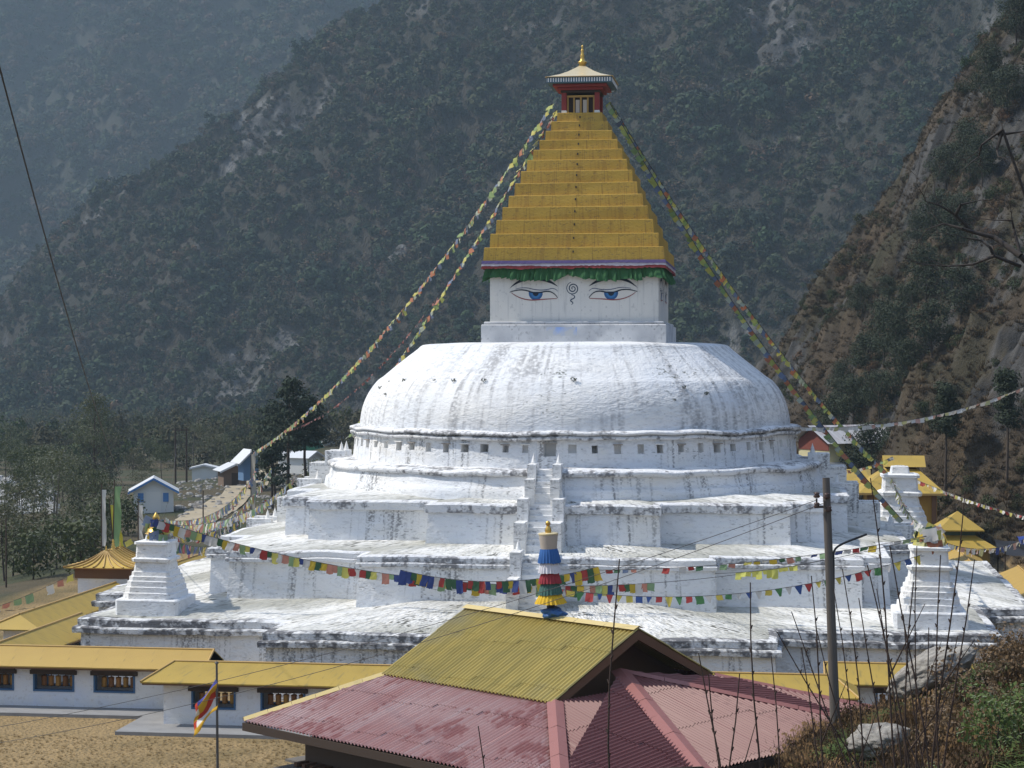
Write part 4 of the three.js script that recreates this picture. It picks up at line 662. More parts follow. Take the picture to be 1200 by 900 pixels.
// ---------------------------------------------------------------- woods on the far slopes
{
  const r = rng(77), lumpTree = (s, tall) => { const q = rng(s), L = []; for (let i = 0; i < 9; i++) { const t = q(); L.push([(q() - 0.5) * 1.3, 0.55 + t * tall, (q() - 0.5) * 1.3, 0.32 + q() * 0.38 * (1.2 - 0.5 * t)]); } return L; };
  const geos = [1, 2, 3, 4, 5, 6].map(s => leafCloud(lumpTree(s, s % 3 ? 0.9 : 1.6), 190, 0.4, s * 13, 0.8));
  const bare = [7, 8].map(s => leafCloud(lumpTree(s, 1.2), 110, 0.26, s * 13, 1.1));
  const kinds = [...geos, ...bare], places = [];
  const tone = q => q < 0.40 ? [0.028 + 0.016 * r(), 0.042 + 0.016 * r(), 0.022] : q < 0.62 ? [0.015, 0.028 + 0.01 * r(), 0.018] : q < 0.93 ? [0.060 + 0.025 * r(), 0.047 + 0.016 * r(), 0.034] : q < 0.945 ? [0.10, 0.06, 0.03] : [0.045, 0.06, 0.024];
  for (let i = 0; i < 60000 && places.length < 17000; i++) {
    const x = -420 + r() * 540, z = -330 - r() * 560; const s = bDist(x, z); if (s < -25 || s > 320) continue;
    const y = mountB(x, z); if (y < -12) continue; const rel = (x - CAM.x) / (CAM.z - z); if (rel < -0.56 || rel > 0.26) continue; if ((y - CAM.y) / (CAM.z - z) > 0.25) continue;
    const rock = rockMaskB(x, z); if (rock > 0.34 && r() < 0.8) continue;
    const q = r(), bareTree = q > 0.62 && q < 0.93; places.push({ x, y: y - 0.8, z, s: (1.2 + 2.6 * r() * r()) * (rock > 0.26 ? 0.55 : 1) * (1 + 0.75 * fbm(x * 0.022, 8, z * 0.022, 2)), h: 0.8 + 0.5 * r(), turn: r() * 6.28, kind: bareTree ? 6 + (i % 2) : i % 6, c: tone(q) });
  }
  console.log('trees B', places.length);
  const m = new THREE.MeshStandardMaterial({ color: lin(1, 1, 1), roughness: 1, side: THREE.DoubleSide });
  scatter('mountain_forest', 'dark mixed forest covering the steep mountain behind the stupa', 'forest', kinds, places, null, m);
  const shrubs = [];
  for (let i = 0; i < 60000 && shrubs.length < 22000; i++) { const x = -420 + r() * 540, z = -330 - r() * 560, s = bDist(x, z); if (s < -25 || s > 300) continue; const y = mountB(x, z), rel = (x - CAM.x) / (CAM.z - z); if (rel < -0.48 || rel > 0.22 || y < -12 || (y - CAM.y) / (CAM.z - z) > 0.24) continue; const q = r(); shrubs.push({ x, y: y - 0.5, z, s: 0.6 + 0.9 * r(), h: 0.8 + 0.5 * r(), turn: r() * 6.28, kind: i % 8, c: q < 0.55 ? [0.020 + 0.014 * r(), 0.030 + 0.012 * r(), 0.016] : [0.045 + 0.02 * r(), 0.036 + 0.012 * r(), 0.024] }); }
  scatter('mountain_scrub', 'low scrub between the trees of the steep mountain', 'scrub', kinds, shrubs, null, m);
  const far = [];
  for (let i = 0; i < 90000 && far.length < 12000; i++) { const x = -800 + r() * 730, z = -820 - r() * 720; const s = x * aN[0] + z * aN[1] - 830; if (s < -10) continue; const y = mountA(x, z), rel = (x - CAM.x) / (CAM.z - z); if (rel < -0.5 || rel > -0.12 || (y - CAM.y) / (CAM.z - z) > 0.24) continue; const q = r(); far.push({ x, y: y - 1, z, s: 2.2 + 3.6 * r(), h: 0.8 + 0.4 * r(), turn: r() * 6.28, kind: i % 6, c: tone(q) }); }
  scatter('mountain_forest', 'hazy blue forest on the farther ridge', 'forest', geos, far, null, m);
  const fine = [11, 12, 13, 14].map(s => leafCloud(lumpTree(s, 1.3), 520, 0.15, s * 13, 1.1));
  // wooded valley floor at the foot of the mountain
  const low = [];
  for (let i = 0; i < 20000 && low.length < 3400; i++) { const x = -450 + r() * 430, z = -150 - r() * 420, rel = (x - CAM.x) / (CAM.z - z); if (rel < -0.85 || (rel > -0.44 && z > -190) || rel > -0.09 || bDist(x, z) > -8) continue; const inb = x > -130 && z > -340, y = inb ? ground(x, z) : -9; if (inb && x > -56 && z > -225 && r() < 0.95) continue; const q = r(); low.push({ x, y: y - 0.5, z, s: 1.5 + 1.7 * r(), h: 0.9 + 0.6 * r(), turn: r() * 6.28, kind: i % 4, c: q > 0.6 ? [0.058, 0.054, 0.028] : [0.036 + 0.02 * r(), 0.048 + 0.016 * r(), 0.018] }); }
  scatter('valley_wood', 'olive and brown scrub wood on the valley floor', 'wood', fine, low, null, m);
  // dry grass on the hillside at the right
  const blade = (() => { const q = rng(5), p = []; for (let i = 0; i < 26; i++) { const a = q() * 6.28, l = 0.5 + q() * 0.6, o = q() * 0.35, w = 0.05, bx = Math.cos(a) * o, bz = Math.sin(a) * o, tx = bx + Math.cos(a) * l * 0.55, tz = bz + Math.sin(a) * l * 0.55; p.push(bx - w * Math.sin(a), 0, bz + w * Math.cos(a), bx + w * Math.sin(a), 0, bz - w * Math.cos(a), tx, l * (0.75 + 0.3 * q()), tz); } const g = new THREE.BufferGeometry(); g.setAttribute('position', new THREE.Float32BufferAttribute(p, 3)); g.computeVertexNormals(); return g; })();
  const tufts = [];
  for (let i = 0; i < 60000 && tufts.length < 22000; i++) { const x = 4 + r() * 60, z = -22 - r() * 150; const h = hillC(x, z); if (h < 0.5) continue; const rel = (x - CAM.x) / (CAM.z - z); if (rel < -0.05 || rel > 0.16) continue; const rock = fbm(x * 0.09 + 9, 5, z * 0.09, 5) + sstep(22, 40, x) * 0.10; if (rock > 0.12 && r() < 0.85) continue; tufts.push({ x, y: h - 0.05, z, s: 0.3 + r() * 0.45, h: 0.55 + r() * 0.4, turn: r() * 6.28, kind: 0, c: mix3([0.125, 0.085, 0.043], [0.065, 0.046, 0.027], r()) }); }
  scatter('dry_grass', 'rust brown dry grass on the steep hillside', 'grass', [blade], tufts, null, m);
  const hillScrub = [];
  for (let i = 0; i < 30000 && hillScrub.length < 1500; i++) { const x = 5 + r() * 60, z = -30 - r() * 125, h = hillC(x, z); if (h < 1.5) continue; const rel = (x - CAM.x) / (CAM.z - z); if (rel < -0.04 || rel > 0.17) continue; const n = fbm(x * 0.07, 6, z * 0.07, 3); if (n < 0.02 - 0.004 * h && r() < 0.85) continue; const q = r(); hillScrub.push({ x, y: h - 0.3, z, s: 0.35 + 0.75 * r() * r() + 0.2 * sstep(20, 50, h), h: 0.8 + 0.5 * r(), turn: r() * 6.28, kind: i % 4, c: q < 0.6 ? [0.022 + 0.014 * r(), 0.034 + 0.012 * r(), 0.014] : [0.06 + 0.03 * r(), 0.045 + 0.015 * r(), 0.024] }); }
  scatter('hillside_scrub', 'low green and brown scrub between the rocks of the hillside', 'scrub', [11, 12, 13, 14].map(s => leafCloud(lumpTree(s, 1.0), 420, 0.16, s * 17, 1.1)), hillScrub, null, m);
  // scrub on the near bank
  const fern = (() => { const q = rng(8), p = []; for (let i = 0; i < 20; i++) { const a = q() * 6.28, l = 0.5 + q() * 0.5, dx = Math.cos(a), dz = Math.sin(a), w = 0.035 + 0.03 * q(); const P = t => [dx * l * t, l * (1.1 * t - 0.75 * t * t), dz * l * t]; for (let k = 0; k < 4; k++) { const A = P(k / 4), B = P((k + 1) / 4), wa = w * (1 - k / 4 * 0.8), wb = w * (1 - (k + 1) / 4 * 0.95); const s = (T, ww, sg) => [T[0] - dz * ww * sg, T[1], T[2] + dx * ww * sg]; p.push(...s(A, wa, -1), ...s(A, wa, 1), ...s(B, wb, 1), ...s(A, wa, -1), ...s(B, wb, 1), ...s(B, wb, -1)); } } const g = new THREE.BufferGeometry(); g.setAttribute('position', new THREE.Float32BufferAttribute(p, 3)); g.computeVertexNormals(); return g; })();
  const twig = (() => { const q = rng(18), p = []; for (let i = 0; i < 30; i++) { let x = (q() - 0.5) * 0.3, y = 0, z = (q() - 0.5) * 0.3; let dx = (q() - 0.5) * 0.9, dz = (q() - 0.5) * 0.9; for (let k = 0; k < 4; k++) { const w = 0.012 * (1 - k * 0.2), nx = x + dx * 0.25, ny = y + 0.16 + 0.12 * q(), nz = z + dz * 0.25; p.push(x - w, y, z, x + w, y, z, nx, ny, nz, x, y, z - w, x, y, z + w, nx, ny, nz); if (q() < 0.8) p.push(nx, ny, nz, nx + 0.07, ny + 0.05, nz + 0.03 * (q() - 0.5), nx + 0.02, ny + 0.1, nz + 0.04); x = nx; y = ny; z = nz; dx += (q() - 0.5) * 0.6; dz += (q() - 0.5) * 0.6; } } const g = new THREE.BufferGeometry(); g.setAttribute('position', new THREE.Float32BufferAttribute(p, 3)); g.computeVertexNormals(); return g; })();
  const brush = [];
  for (let i = 0; i < 120000 && brush.length < 15000; i++) { const x = 8 + r() * 14, z = 42 + r() * 44; const rel = (x - CAM.x) / (CAM.z - z); if (rel < -0.02 || rel > 0.19) continue; const y = ground(x, z); if (y < 1) continue; const n = fbm(x * 0.5, 2, z * 0.5, 3), q = r(); const green = n + (q - 0.5) * 0.5 > 0.0; const kind = green ? 1 : q < 0.45 ? 0 : 2; brush.push({ x, y: y - 0.06, z, s: (0.32 + 0.42 * r()), h: 0.7 + 0.5 * r(), turn: r() * 6.28, kind, c: green ? mix3([0.085, 0.13, 0.025], [0.05, 0.085, 0.02], r()) : mix3([0.20, 0.12, 0.05], [0.09, 0.055, 0.03], r()) }); }
  scatter('bank_scrub', 'tangle of green ferns and brown dead stalks on the near bank', 'scrub', [blade, fern, twig], brush, null, m);
  const lawn = [];
  for (let i = 0; i < 4500; i++) { const x = -26 + r() * 26, z = 30.6 + r() * 11; lawn.push({ x, y: -0.02, z, s: 0.06 + 0.07 * r(), h: 0.7 + 0.5 * r(), turn: r() * 6.28, kind: 0, c: mix3([0.33, 0.235, 0.11], [0.24, 0.17, 0.075], r()) }); }
  scatter('dry_lawn', 'short straw coloured grass of the courtyard', 'grass', [blade], lawn, null, m);
}
console.log('woods done');
// ---------------------------------------------------------------- single trees
const bark = mat([0.06, 0.045, 0.035], 0.95), greyBark = mat([0.12, 0.105, 0.09], 0.95);
function treeProto(name, label, o) { // tapered trunk, limbs, crown of leaf-sized faces
  const g = thing(name, label, 'tree', [0, 0, 0], 0, o.group), r = rng(o.seed), T = o.height, limbs = [], lumps = [];
  const top = V((r() - 0.5) * 0.06 * T, T * (o.trunkTo || 0.8), (r() - 0.5) * 0.06 * T); const mid = V((r() - 0.5) * 0.08 * T, T * 0.4, (r() - 0.5) * 0.08 * T);
  limbs.push(taper(V(0, -0.6, 0), mid, o.r, o.r * 0.7, 7), taper(mid, top, o.r * 0.72, o.r * 0.15, 6));
  for (let i = 0; i < o.limbs; i++) {
    const t = lerp(o.from, 1, (i + 0.5) / o.limbs), y = T * t * (o.trunkTo || 0.8), a = i * 2.4 + r(), w = o.spread(t) * T * (0.7 + 0.5 * r()), base = mid.clone().lerp(top, clamp((t - 0.4) / 0.6)); base.y = y;
    const tip = V(base.x + Math.cos(a) * w, y + w * (o.lift ?? 0.5) * (0.5 + r()), base.z + Math.sin(a) * w); limbs.push(taper(base, tip, o.r * 0.3 * (1.2 - t), o.r * 0.06, 4));
    const k = o.lump * T * (0.75 + 0.5 * r()); lumps.push([tip.x, tip.y, tip.z, k, o.squash || 0.7]); const m2 = base.clone().lerp(tip, 0.55); if (o.fill) lumps.push([m2.x, m2.y, m2.z, k * 0.8, o.squash || 0.7]);
  }
  lumps.push([top.x, top.y, top.z, o.lump * T * 0.9, 0.9]);
  part('trunk', limbs, o.bark || bark, g); part('crown', leafCloud(lumps, o.leaves, o.leaf, o.seed + 5), o.mat, g); return g;
}
const pineM = leafMat(0.020, 0.036, 0.018, 0.1), broadM = leafMat(0.052, 0.07, 0.02, 0.3), oliveM = leafMat(0.07, 0.072, 0.026, 0.3), darkM = leafMat(0.024, 0.038, 0.015, 0.15), thinM = leafMat(0.085, 0.10, 0.045, 0.35);
const gPine = 'dark pines along the track', gVal = 'trees on the slope above the river', gHill = 'dark evergreen trees on the hillside';
const on = (x, z) => [x, ground(x, z), z];
const atBase = (px, d) => { const r = ray(px, 500), t = d / -r.z; return [CAM.x + r.x * t, 0, CAM.z - d]; };
const P0 = (px, d) => { const p = atBase(px, d); return [p[0], ground(p[0], p[2]), p[2]]; };
{
  const pine = { height: 12, r: 0.2, limbs: 22, from: 0.42, spread: t => 0.20 * (1.15 - t) + 0.05, lump: 0.07, leaves: 2400, leaf: 0.34, mat: pineM, lift: 0.15, fill: true, squash: 0.5, trunkTo: 0.97, group: gPine };
  const a = treeProto('pine_tree', 'tall dark pine with bare lower trunk beside the track', { ...pine, seed: 3 }); a.position.set(...P0(337, 186));
  const b = treeProto('pine_tree', 'dark pine with a broad flat crown beside the white tents', { ...pine, seed: 9, height: 10.5, from: 0.55, spread: t => 0.24 * (1.1 - t) + 0.06, lump: 0.085 }); b.position.set(...P0(361, 190));
  const c = treeProto('pine_tree', 'low bushy pine leaning over the flag-hung track', { ...pine, seed: 15, height: 8.6, from: 0.25, spread: t => 0.3 * (1.1 - t) + 0.06, lump: 0.1 }); c.position.set(...P0(319, 180)); c.scale.setScalar(0.78);
  copyOf(a, P0(323, 196), 2.1, 0.8, 'smaller dark pine standing behind the low bushy pine');
  // river side trees
  const br = { height: 10, r: 0.11, limbs: 16, from: 0.3, spread: t => 0.26 * Math.sin(Math.PI * clamp(t * 0.85 + 0.1)) + 0.05, lump: 0.11, leaves: 3800, leaf: 0.2, mat: broadM, lift: 0.5, fill: true, group: gVal };
  const thin = treeProto('valley_tree', 'tall airy tree with sparse pale leaves left of the blue-trimmed hut', { ...br, seed: 21, height: 11.5, leaves: 3600, leaf: 0.2, mat: thinM, limbs: 34, from: 0.16, spread: t => 0.30 * (1.05 - t) + 0.04, lump: 0.085, lift: 0.9, r: 0.2, trunkTo: 0.95 }); thin.position.set(...P0(112, 205));
  const kinds = [
    treeProto('valley_tree', 'rounded green tree on the slope above the river', { ...br, seed: 31 }),
    treeProto('valley_tree', 'olive brown half-bare tree on the slope above the river', { ...br, seed: 37, mat: oliveM, leaves: 1900, height: 9 }),
    treeProto('valley_tree', 'dense dark bushy tree on the slope above the river', { ...br, seed: 43, mat: darkM, height: 7, from: 0.15, lump: 0.16, leaves: 4200 }),
    treeProto('valley_tree', 'slender thin-leaved grey tree on the slope above the river', { ...br, seed: 49, mat: thinM, leaves: 1900, height: 11, bark: greyBark }),
  ];
  kinds.forEach(k => k.scale.setScalar(0.75)); kinds[0].position.set(...P0(38, 165)); kinds[1].position.set(...P0(75, 190)); kinds[2].position.set(...P0(22, 215)); kinds[3].position.set(...P0(60, 150));
  const r = rng(91), spots = [[8, 150], [62, 172], [95, 168], [130, 178], [18, 182], [48, 205], [88, 228], [140, 222], [165, 232], [8, 235], [30, 250], [68, 262], [128, 258], [155, 280], [190, 262], [215, 250], [228, 285], [250, 300], [100, 300], [50, 305], [12, 300], [205, 310], [28, 140], [85, 146], [112, 152], [70, 138], [5, 126], [140, 200], [175, 300], [262, 270], [275, 320]].filter((p, i) => i % 4 !== 3);
  spots.forEach(([px, d], i) => copyOf(kinds[[0, 3, 2, 1, 0, 3, 1][i % 7]], P0(px, d), r() * 6.28, 0.5 + 0.38 * r()));
  const bush = treeProto('green_bush', 'low green bush on the bank behind the gate pavilion', { ...br, seed: 61, height: 3.2, from: 0.1, lump: 0.26, leaves: 900, leaf: 0.22, r: 0.06, group: 'bushes on the bank outside the galleries' }); bush.userData.category = 'bush';
  bush.position.set(...P0(110, 132)); [[38, 122], [14, 130], [66, 128], [125, 145], [150, 150], [92, 120], [370, 205], [388, 200], [400, 208], [410, 215]].forEach(([px, d], i) => copyOf(bush, P0(px, d), i * 1.3, 0.8 + 0.5 * r()));
  // evergreens on the right hillside
  const ev = { ...br, mat: darkM, height: 6.2, from: 0.2, lump: 0.15, leaves: 5200, leaf: 0.17, group: gHill };
  const e1 = treeProto('hillside_tree', 'dark rounded evergreen on the brown hillside above the cream house', { ...ev, seed: 71 }), e2 = treeProto('hillside_tree', 'dark rounded evergreen on the brown hillside above the cream house', { ...ev, seed: 77, height: 7.5, spread: t => 0.2 * (1.1 - t) + 0.06 });
  const hp = (px, z) => { const p = atBase(px, 100 - z); return [p[0], ground(p[0], p[2]), p[2]]; };
  e1.position.set(...hp(1000, -92)); e2.position.set(...hp(1035, -96));
  [[985, -104], [1018, -100], [1050, -88], [1068, -98], [1085, -92], [1100, -104], [1120, -98], [1040, -112], [1075, -116], [1108, -118], [1135, -110], [1010, -118], [1060, -82], [1030, -84], [1150, -104], [1092, -82], [975, -96], [1125, -84], [1160, -120], [1180, -112], [1045, -72], [1022, -76], [1190, -128]].forEach(([px, z], i) => copyOf(i % 2 ? e1 : e2, hp(px, z), i * 1.9, 0.6 + 0.55 * r()));
  // slim cypress-like trees by the yellow hall
  const cy = treeProto('slender_tree', 'slim dark tree on a bare trunk right of the yellow-roofed hall', { ...ev, seed: 83, height: 7.4, from: 0.5, spread: t => 0.1 * (1.15 - t) + 0.03, lump: 0.075, lift: 0.8, limbs: 18, trunkTo: 0.95, group: 'slim dark trees below the rock outcrop' });
  cy.position.set(...hp(1108, -46)); copyOf(cy, hp(1180, -42), 1, 1.05);
}
// bare tree reaching in from the right, near the camera
{
  const g = thing('bare_tree', 'leafless dark tree with crooked branches in front of the hillside', 'tree', [0, 0, 0]), r = rng(404), geos = [];
  const Z = 40, pt = (px, py, dz = 0) => atZ(px, py, Z + dz);
  const limb = (pts, r0, r1) => { for (let i = 0; i + 1 < pts.length; i++) geos.push(taper(pts[i], pts[i + 1], lerp(r0, r1, i / (pts.length - 1)), lerp(r0, r1, (i + 1) / (pts.length - 1)), 6)); };
  const twig = (a, d, l, rad, n) => { let p = a.clone(), dir = d.clone(); const pts = [p.clone()]; for (let k = 0; k < 4; k++) { dir.add(V((r() - 0.5) * 0.7, (r() - 0.5) * 0.7, (r() - 0.5) * 0.7)).normalize(); p = p.clone().addScaledVector(dir, l / 4); pts.push(p.clone()); if (n > 0 && r() < 0.8) twig(p, dir.clone().add(V((r() - 0.5) * 1.6, (r() - 0.4) * 1.6, (r() - 0.5) * 1.6)).normalize(), l * 0.55, rad * 0.5, n - 1); } limb(pts, rad, rad * 0.3); };
  const root = V(20.2, ground(20.2, 40) - 0.3, 40), fork = pt(1240, 345, 0);
  limb([root, V(19.6, 9.5, 40), fork], 0.22, 0.16);
  const branches = [[[1240, 345], [1196, 300], [1165, 278], [1140, 272], [1120, 252], [1100, 240], [1085, 236]], [[1196, 300], [1188, 268], [1186, 258], [1164, 258]], [[1196, 312], [1165, 300], [1140, 310], [1110, 312], [1084, 310]], [[1240, 345], [1205, 240], [1175, 152], [1166, 158], [1150, 170], [1147, 184], [1138, 190]], [[1140, 272], [1128, 268], [1106, 262], [1088, 268]], [[1170, 158], [1200, 154]], [[1120, 252], [1126, 240], [1142, 236]], [[1165, 300], [1160, 290], [1150, 282], [1128, 278]], [[1175, 152], [1168, 176], [1170, 184]]];
  branches.forEach((b, k) => { const pts = b.map(([x, y], i) => pt(x, y, (r() - 0.5) * 0.8 * Math.min(1, i))); limb(pts, k ? 0.06 : 0.11, 0.014); for (let i = 2; i < pts.length; i++) twig(pts[i], pts[i].clone().sub(pts[i - 1]).normalize().add(V((r() - 0.5), (r() - 0.3), r() - 0.5)).normalize(), 0.9, 0.016, 3); });
  part('trunk_and_branches', geos, mat([0.035, 0.028, 0.024], 0.9), g);
}
// tall bare weed stalks on the bank in front of the camera
{
  const stalks = [[1018, 560, 1053, 13], [1019, 662, 1071, 12], [1048, 640, 1074, 12], [1073, 682, 1066, 12], [1100, 650, 1104, 13], [1138, 656, 1100, 13], [1128, 575, 1106, 13], [905, 768, 907, 14], [823, 766, 839, 12], [834, 791, 852, 12], [910, 740, 1006, 14], [924, 717, 1000, 15], [947, 675, 974, 13], [987, 666, 1003, 14], [1010, 701, 1039, 14], [1078, 640, 1070, 16], [880, 682, 884, 12], [722, 655, 729, 11], [862, 790, 850, 12], [560, 850, 563, 13], [1030, 690, 1062, 15], [960, 735, 990, 15], [1060, 720, 1086, 15], [1120, 745, 1098, 15], [935, 760, 955, 14], [975, 690, 1012, 16], [1090, 735, 1075, 14]];
  const sm = mat([0.045, 0.028, 0.022], 0.9);
  stalks.forEach(([px, py, bx, d], i) => {
    const a = atZ(bx, 903, 100 - d), b = atZ(px, py, 100 - d), y0 = Math.min(ground(a.x, 100 - d) - 0.05, a.y), r = rng(900 + i);
    a.add(b.clone().sub(a).multiplyScalar((y0 - a.y) / (b.y - a.y))); const h = b.y - y0;
    const g = thing('weed_stalk', i % 3 ? 'thin bare dark weed stalk rising in front of the stupa' : 'forked bare weed stalk rising in front of the stupa', 'plant', [a.x, y0, a.z], 0, i % 3 ? 'bare weed stalks on the bank' : 'forked weed stalks on the bank');
    const P = t => V((b.x - a.x) * t + 0.025 * Math.sin(t * 9 + i) - 0.06 * Math.sin(t * 3.14) * Math.sin(i * 2.3), h * t, 0.03 * Math.sin(t * 7 + i * 2)), geos = []; const n = 10;
    for (let k = 0; k < n; k++) geos.push(taper(P(k / n), P((k + 1) / n), 0.012 * (1 - 0.7 * k / n), 0.012 * (1 - 0.7 * (k + 1) / n), 5));
    part('stem', geos, sm, g); const buds = []; for (let k = 3; k < 24; k++) { const t = k / 25, q = P(t), s = k % 2 ? 1 : -1; buds.push(taper(q, q.clone().add(V(s * 0.012, 0.022, 0.004 * s)), 0.008, 0.003, 4)); }
    part('buds', buds, sm, g, { kind: 'stuff' });
    if (i % 3 === 0) for (const s of [-1, 1]) { const q = P(0.62 + 0.08 * s), e = q.clone().add(V(s * (0.16 + 0.12 * r()), 0.32 + 0.3 * r(), 0.05 * s)); part('twig', taper(q, e, 0.006, 0.002, 4), sm, g); }
  });
}
// leafy shrubs on the bank
{
  const sh = { height: 1.5, r: 0.025, limbs: 14, from: 0.1, spread: () => 0.36, lump: 0.22, leaves: 1500, leaf: 0.085, lift: 0.7, fill: true, group: 'leafy shrubs on the near bank' };
  const a = treeProto('bank_shrub', 'bright green leafy shrub on the brushy bank', { ...sh, seed: 141, mat: leafMat(0.10, 0.15, 0.03, 0.35) }), b = treeProto('bank_shrub', 'brown withered shrub on the brushy bank', { ...sh, seed: 147, mat: leafMat(0.16, 0.10, 0.045, 0.3), leaves: 900 });
  a.userData.category = b.userData.category = 'shrub'; const q = (px, z) => { const p = atBase(px, 100 - z); return [p[0], ground(p[0], p[2]) - 0.1, p[2]]; };
  a.position.set(...q(1172, 62)); b.position.set(...q(1188, 56)); const r = rng(7);
  [[1140, 66, 0], [1195, 68, 0], [1160, 58, 1], [1120, 64, 0], [1100, 60, 1], [1205, 60, 1], [1180, 72, 0], [1150, 76, 1], [1060, 66, 1], [1128, 57, 1], [1215, 76, 0]].forEach(([px, z, k]) => copyOf(k ? b : a, q(px, z), r() * 6, 0.55 + 0.4 * r()));
}
// boulders on the bank
{
  const bm = mat([1, 1, 1], 0.95, { map: scaled(tex(512, 512, (u, v) => { let c = mix3([0.46, 0.43, 0.38], [0.28, 0.265, 0.24], clamp(pf(u, v, 6, 6, 5, 1601) * 2 - 0.5)); c = mix3(c, [0.12, 0.115, 0.11], clamp(pf(u, v, 18, 40, 4, 1611) * 3.4 - 2.1) * 0.8); return mix3(c, [0.20, 0.10, 0.07], clamp(pf(u, v, 8, 8, 4, 1621) * 4 - 2.75) * 0.6); }), 1, 1), bumpMap: scaled(washBump, 0.6, 0.6), bumpScale: 0.035 });
  const boulder = (label, x, y, z, sx, sy, sz, tilt, turn, seed) => { const g = new THREE.IcosahedronGeometry(1, 24), p = g.attributes.position, uv = g.attributes.uv; for (let i = 0; i < p.count; i++) { const a = V(p.getX(i), p.getY(i), p.getZ(i)); const k = 1 + 0.22 * fbm(a.x * 1.2 + seed, a.y * 1.2, a.z * 1.2, 3) - 0.05 * ridged(a.x * 1.6 + seed, a.y * 3.2 + a.x * 2, a.z * 1.6, 3); a.multiplyScalar(k); p.setXYZ(i, a.x * sx, a.y * sy, a.z * sz); uv.setXY(i, a.x * 1.1 + a.z * 0.4, a.y * 1.1 - a.z * 0.3); } const h = g.toNonIndexed ? g : g; h.computeVertexNormals(); h.rotateZ(tilt); const m = part('boulder', h, bm, scene); m.position.set(x, y, z); m.rotation.y = turn; tag(m, label, 'boulder'); return m; };
  const a = atZ(1092, 786, 55); boulder('large pale boulder tilted over the scrub bank', a.x, a.y, 55, 1.0, 0.46, 0.8, 0.48, -0.2, 3);
  const b = atZ(1030, 868, 58); boulder('pale flat boulder among weed stalks at the foot of the bank', b.x, b.y, 58, 0.66, 0.36, 0.6, 0.12, 0.3, 11);
  const c = atZ(1155, 850, 57); boulder('grey boulder half hidden by green ferns', c.x, c.y, 57, 0.45, 0.4, 0.45, -0.2, 0.8, 23);
}
console.log('plants done');
// ---------------------------------------------------------------- track, huts and tents beyond the stupa
{
  const mid = [[205, 622], [232, 608], [252, 597], [268, 586], [281, 576], [292, 568], [300, 560], [306, 552]].map(([x, y]) => atY(x, y, 0.1)), c = new THREE.CatmullRomCurve3(mid), n = 60;
  const g = grid(6, n, (u, v) => { const p = c.getPoint(v), t = c.getTangent(v), w = 1.9 + 0.5 * N3(v * 6, 1, 2); const x = p.x + (u - 0.5) * 2 * w, z = p.z; return [x, ground(x, z) + 0.09 + 0.05 * N3(x, 3, z), z]; }, (u, v) => [u * 4, v * 60]);
  structure('track', g, mat([1, 1, 1], 1, { map: scaled(tex(256, 256, (u, v) => mix3([0.42, 0.36, 0.26], [0.30, 0.25, 0.17], pf(u, v, 8, 8, 5, 1701))), 5, 5) }));
}
function gableHut(name, label, pos, turn, w, d, h, rise, mats, o = {}) { // gable end looks along local +z
  const g = thing(name, label, o.category || 'hut', pos, turn, o.group), y = h;
  part('wall', [box(w, h + 0.6, 0.16, 0, -0.6, d / 2 - 0.08), box(w, h + 0.6, 0.16, 0, -0.6, -d / 2 + 0.08), box(0.16, h + 0.6, d - 0.33, -w / 2 + 0.08, -0.6, 0), box(0.16, h + 0.6, d - 0.33, w / 2 - 0.08, -0.6, 0)], mats.wall, g);
  for (const s of [1, -1]) part('gable', new Quads().tri([-w / 2, h, s * (d / 2 - 0.04)], [w / 2, h, s * (d / 2 - 0.04)], [0, h + rise, s * (d / 2 - 0.04)], [0, 0], [w, 0], [w / 2, rise]).geo(), mats.gable || mats.wall, g);
  const ov = o.over ?? 0.45, k = rise / (w / 2), q = s => { const e = w / 2 + ov, y0 = h - ov * k, t = 0.05; return new Quads().quad([s * e, y0 + t, d / 2 + ov], [0, h + rise + t, d / 2 + ov], [0, h + rise + t, -d / 2 - ov], [s * e, y0 + t, -d / 2 - ov]).quad([s * e, y0, d / 2 + ov], [0, h + rise, d / 2 + ov], [0, h + rise, -d / 2 - ov], [s * e, y0, -d / 2 - ov]).quad([s * e, y0, d / 2 + ov], [s * e, y0, -d / 2 - ov], [s * e, y0 + t, -d / 2 - ov], [s * e, y0 + t, d / 2 + ov]).geo(); };
  part('roof', q(-1), mats.roof, g); part('roof', q(1), mats.roof, g);
  for (const s of [-1, 1]) part('barge_board', new Quads().quad([s * (w / 2 + ov), h - ov * k - 0.16, d / 2 + ov + 0.01], [0, h + rise - 0.16, d / 2 + ov + 0.01], [0, h + rise + 0.06, d / 2 + ov + 0.01], [s * (w / 2 + ov), h - ov * k + 0.06, d / 2 + ov + 0.01]).geo(), mats.trim || mats.roof, g);
  (o.windows || []).forEach(([x, wy, ww, wh]) => { const f = part('shutter', box(ww, wh, 0.06, x, wy, d / 2 + 0.02), mats.window || blueWood, g); });
  if (o.door) part('door', box(o.door[1], o.door[2], 0.05, o.door[0], 0, d / 2 + 0.016), mats.door || darkWood, g);
  return g;
}
const paleTin = mat([0.62, 0.64, 0.66], 0.5, { metalness: 0.1 }), blueTrim = mat([0.08, 0.22, 0.50], 0.7), dullWhite = mat([0.66, 0.67, 0.66], 0.9), sheetGrey = mat([1, 1, 1], 0.55, { map: scaled(tex(256, 256, (u, v) => mix3(mix3([0.52, 0.52, 0.54], [0.36, 0.36, 0.38], pf(u, v, 30, 3, 4, 1721)), [0.26, 0.14, 0.10], clamp(pf(u, v, 10, 5, 4, 1731) * 3.2 - 1.85) * 0.7)), 6, 5) });
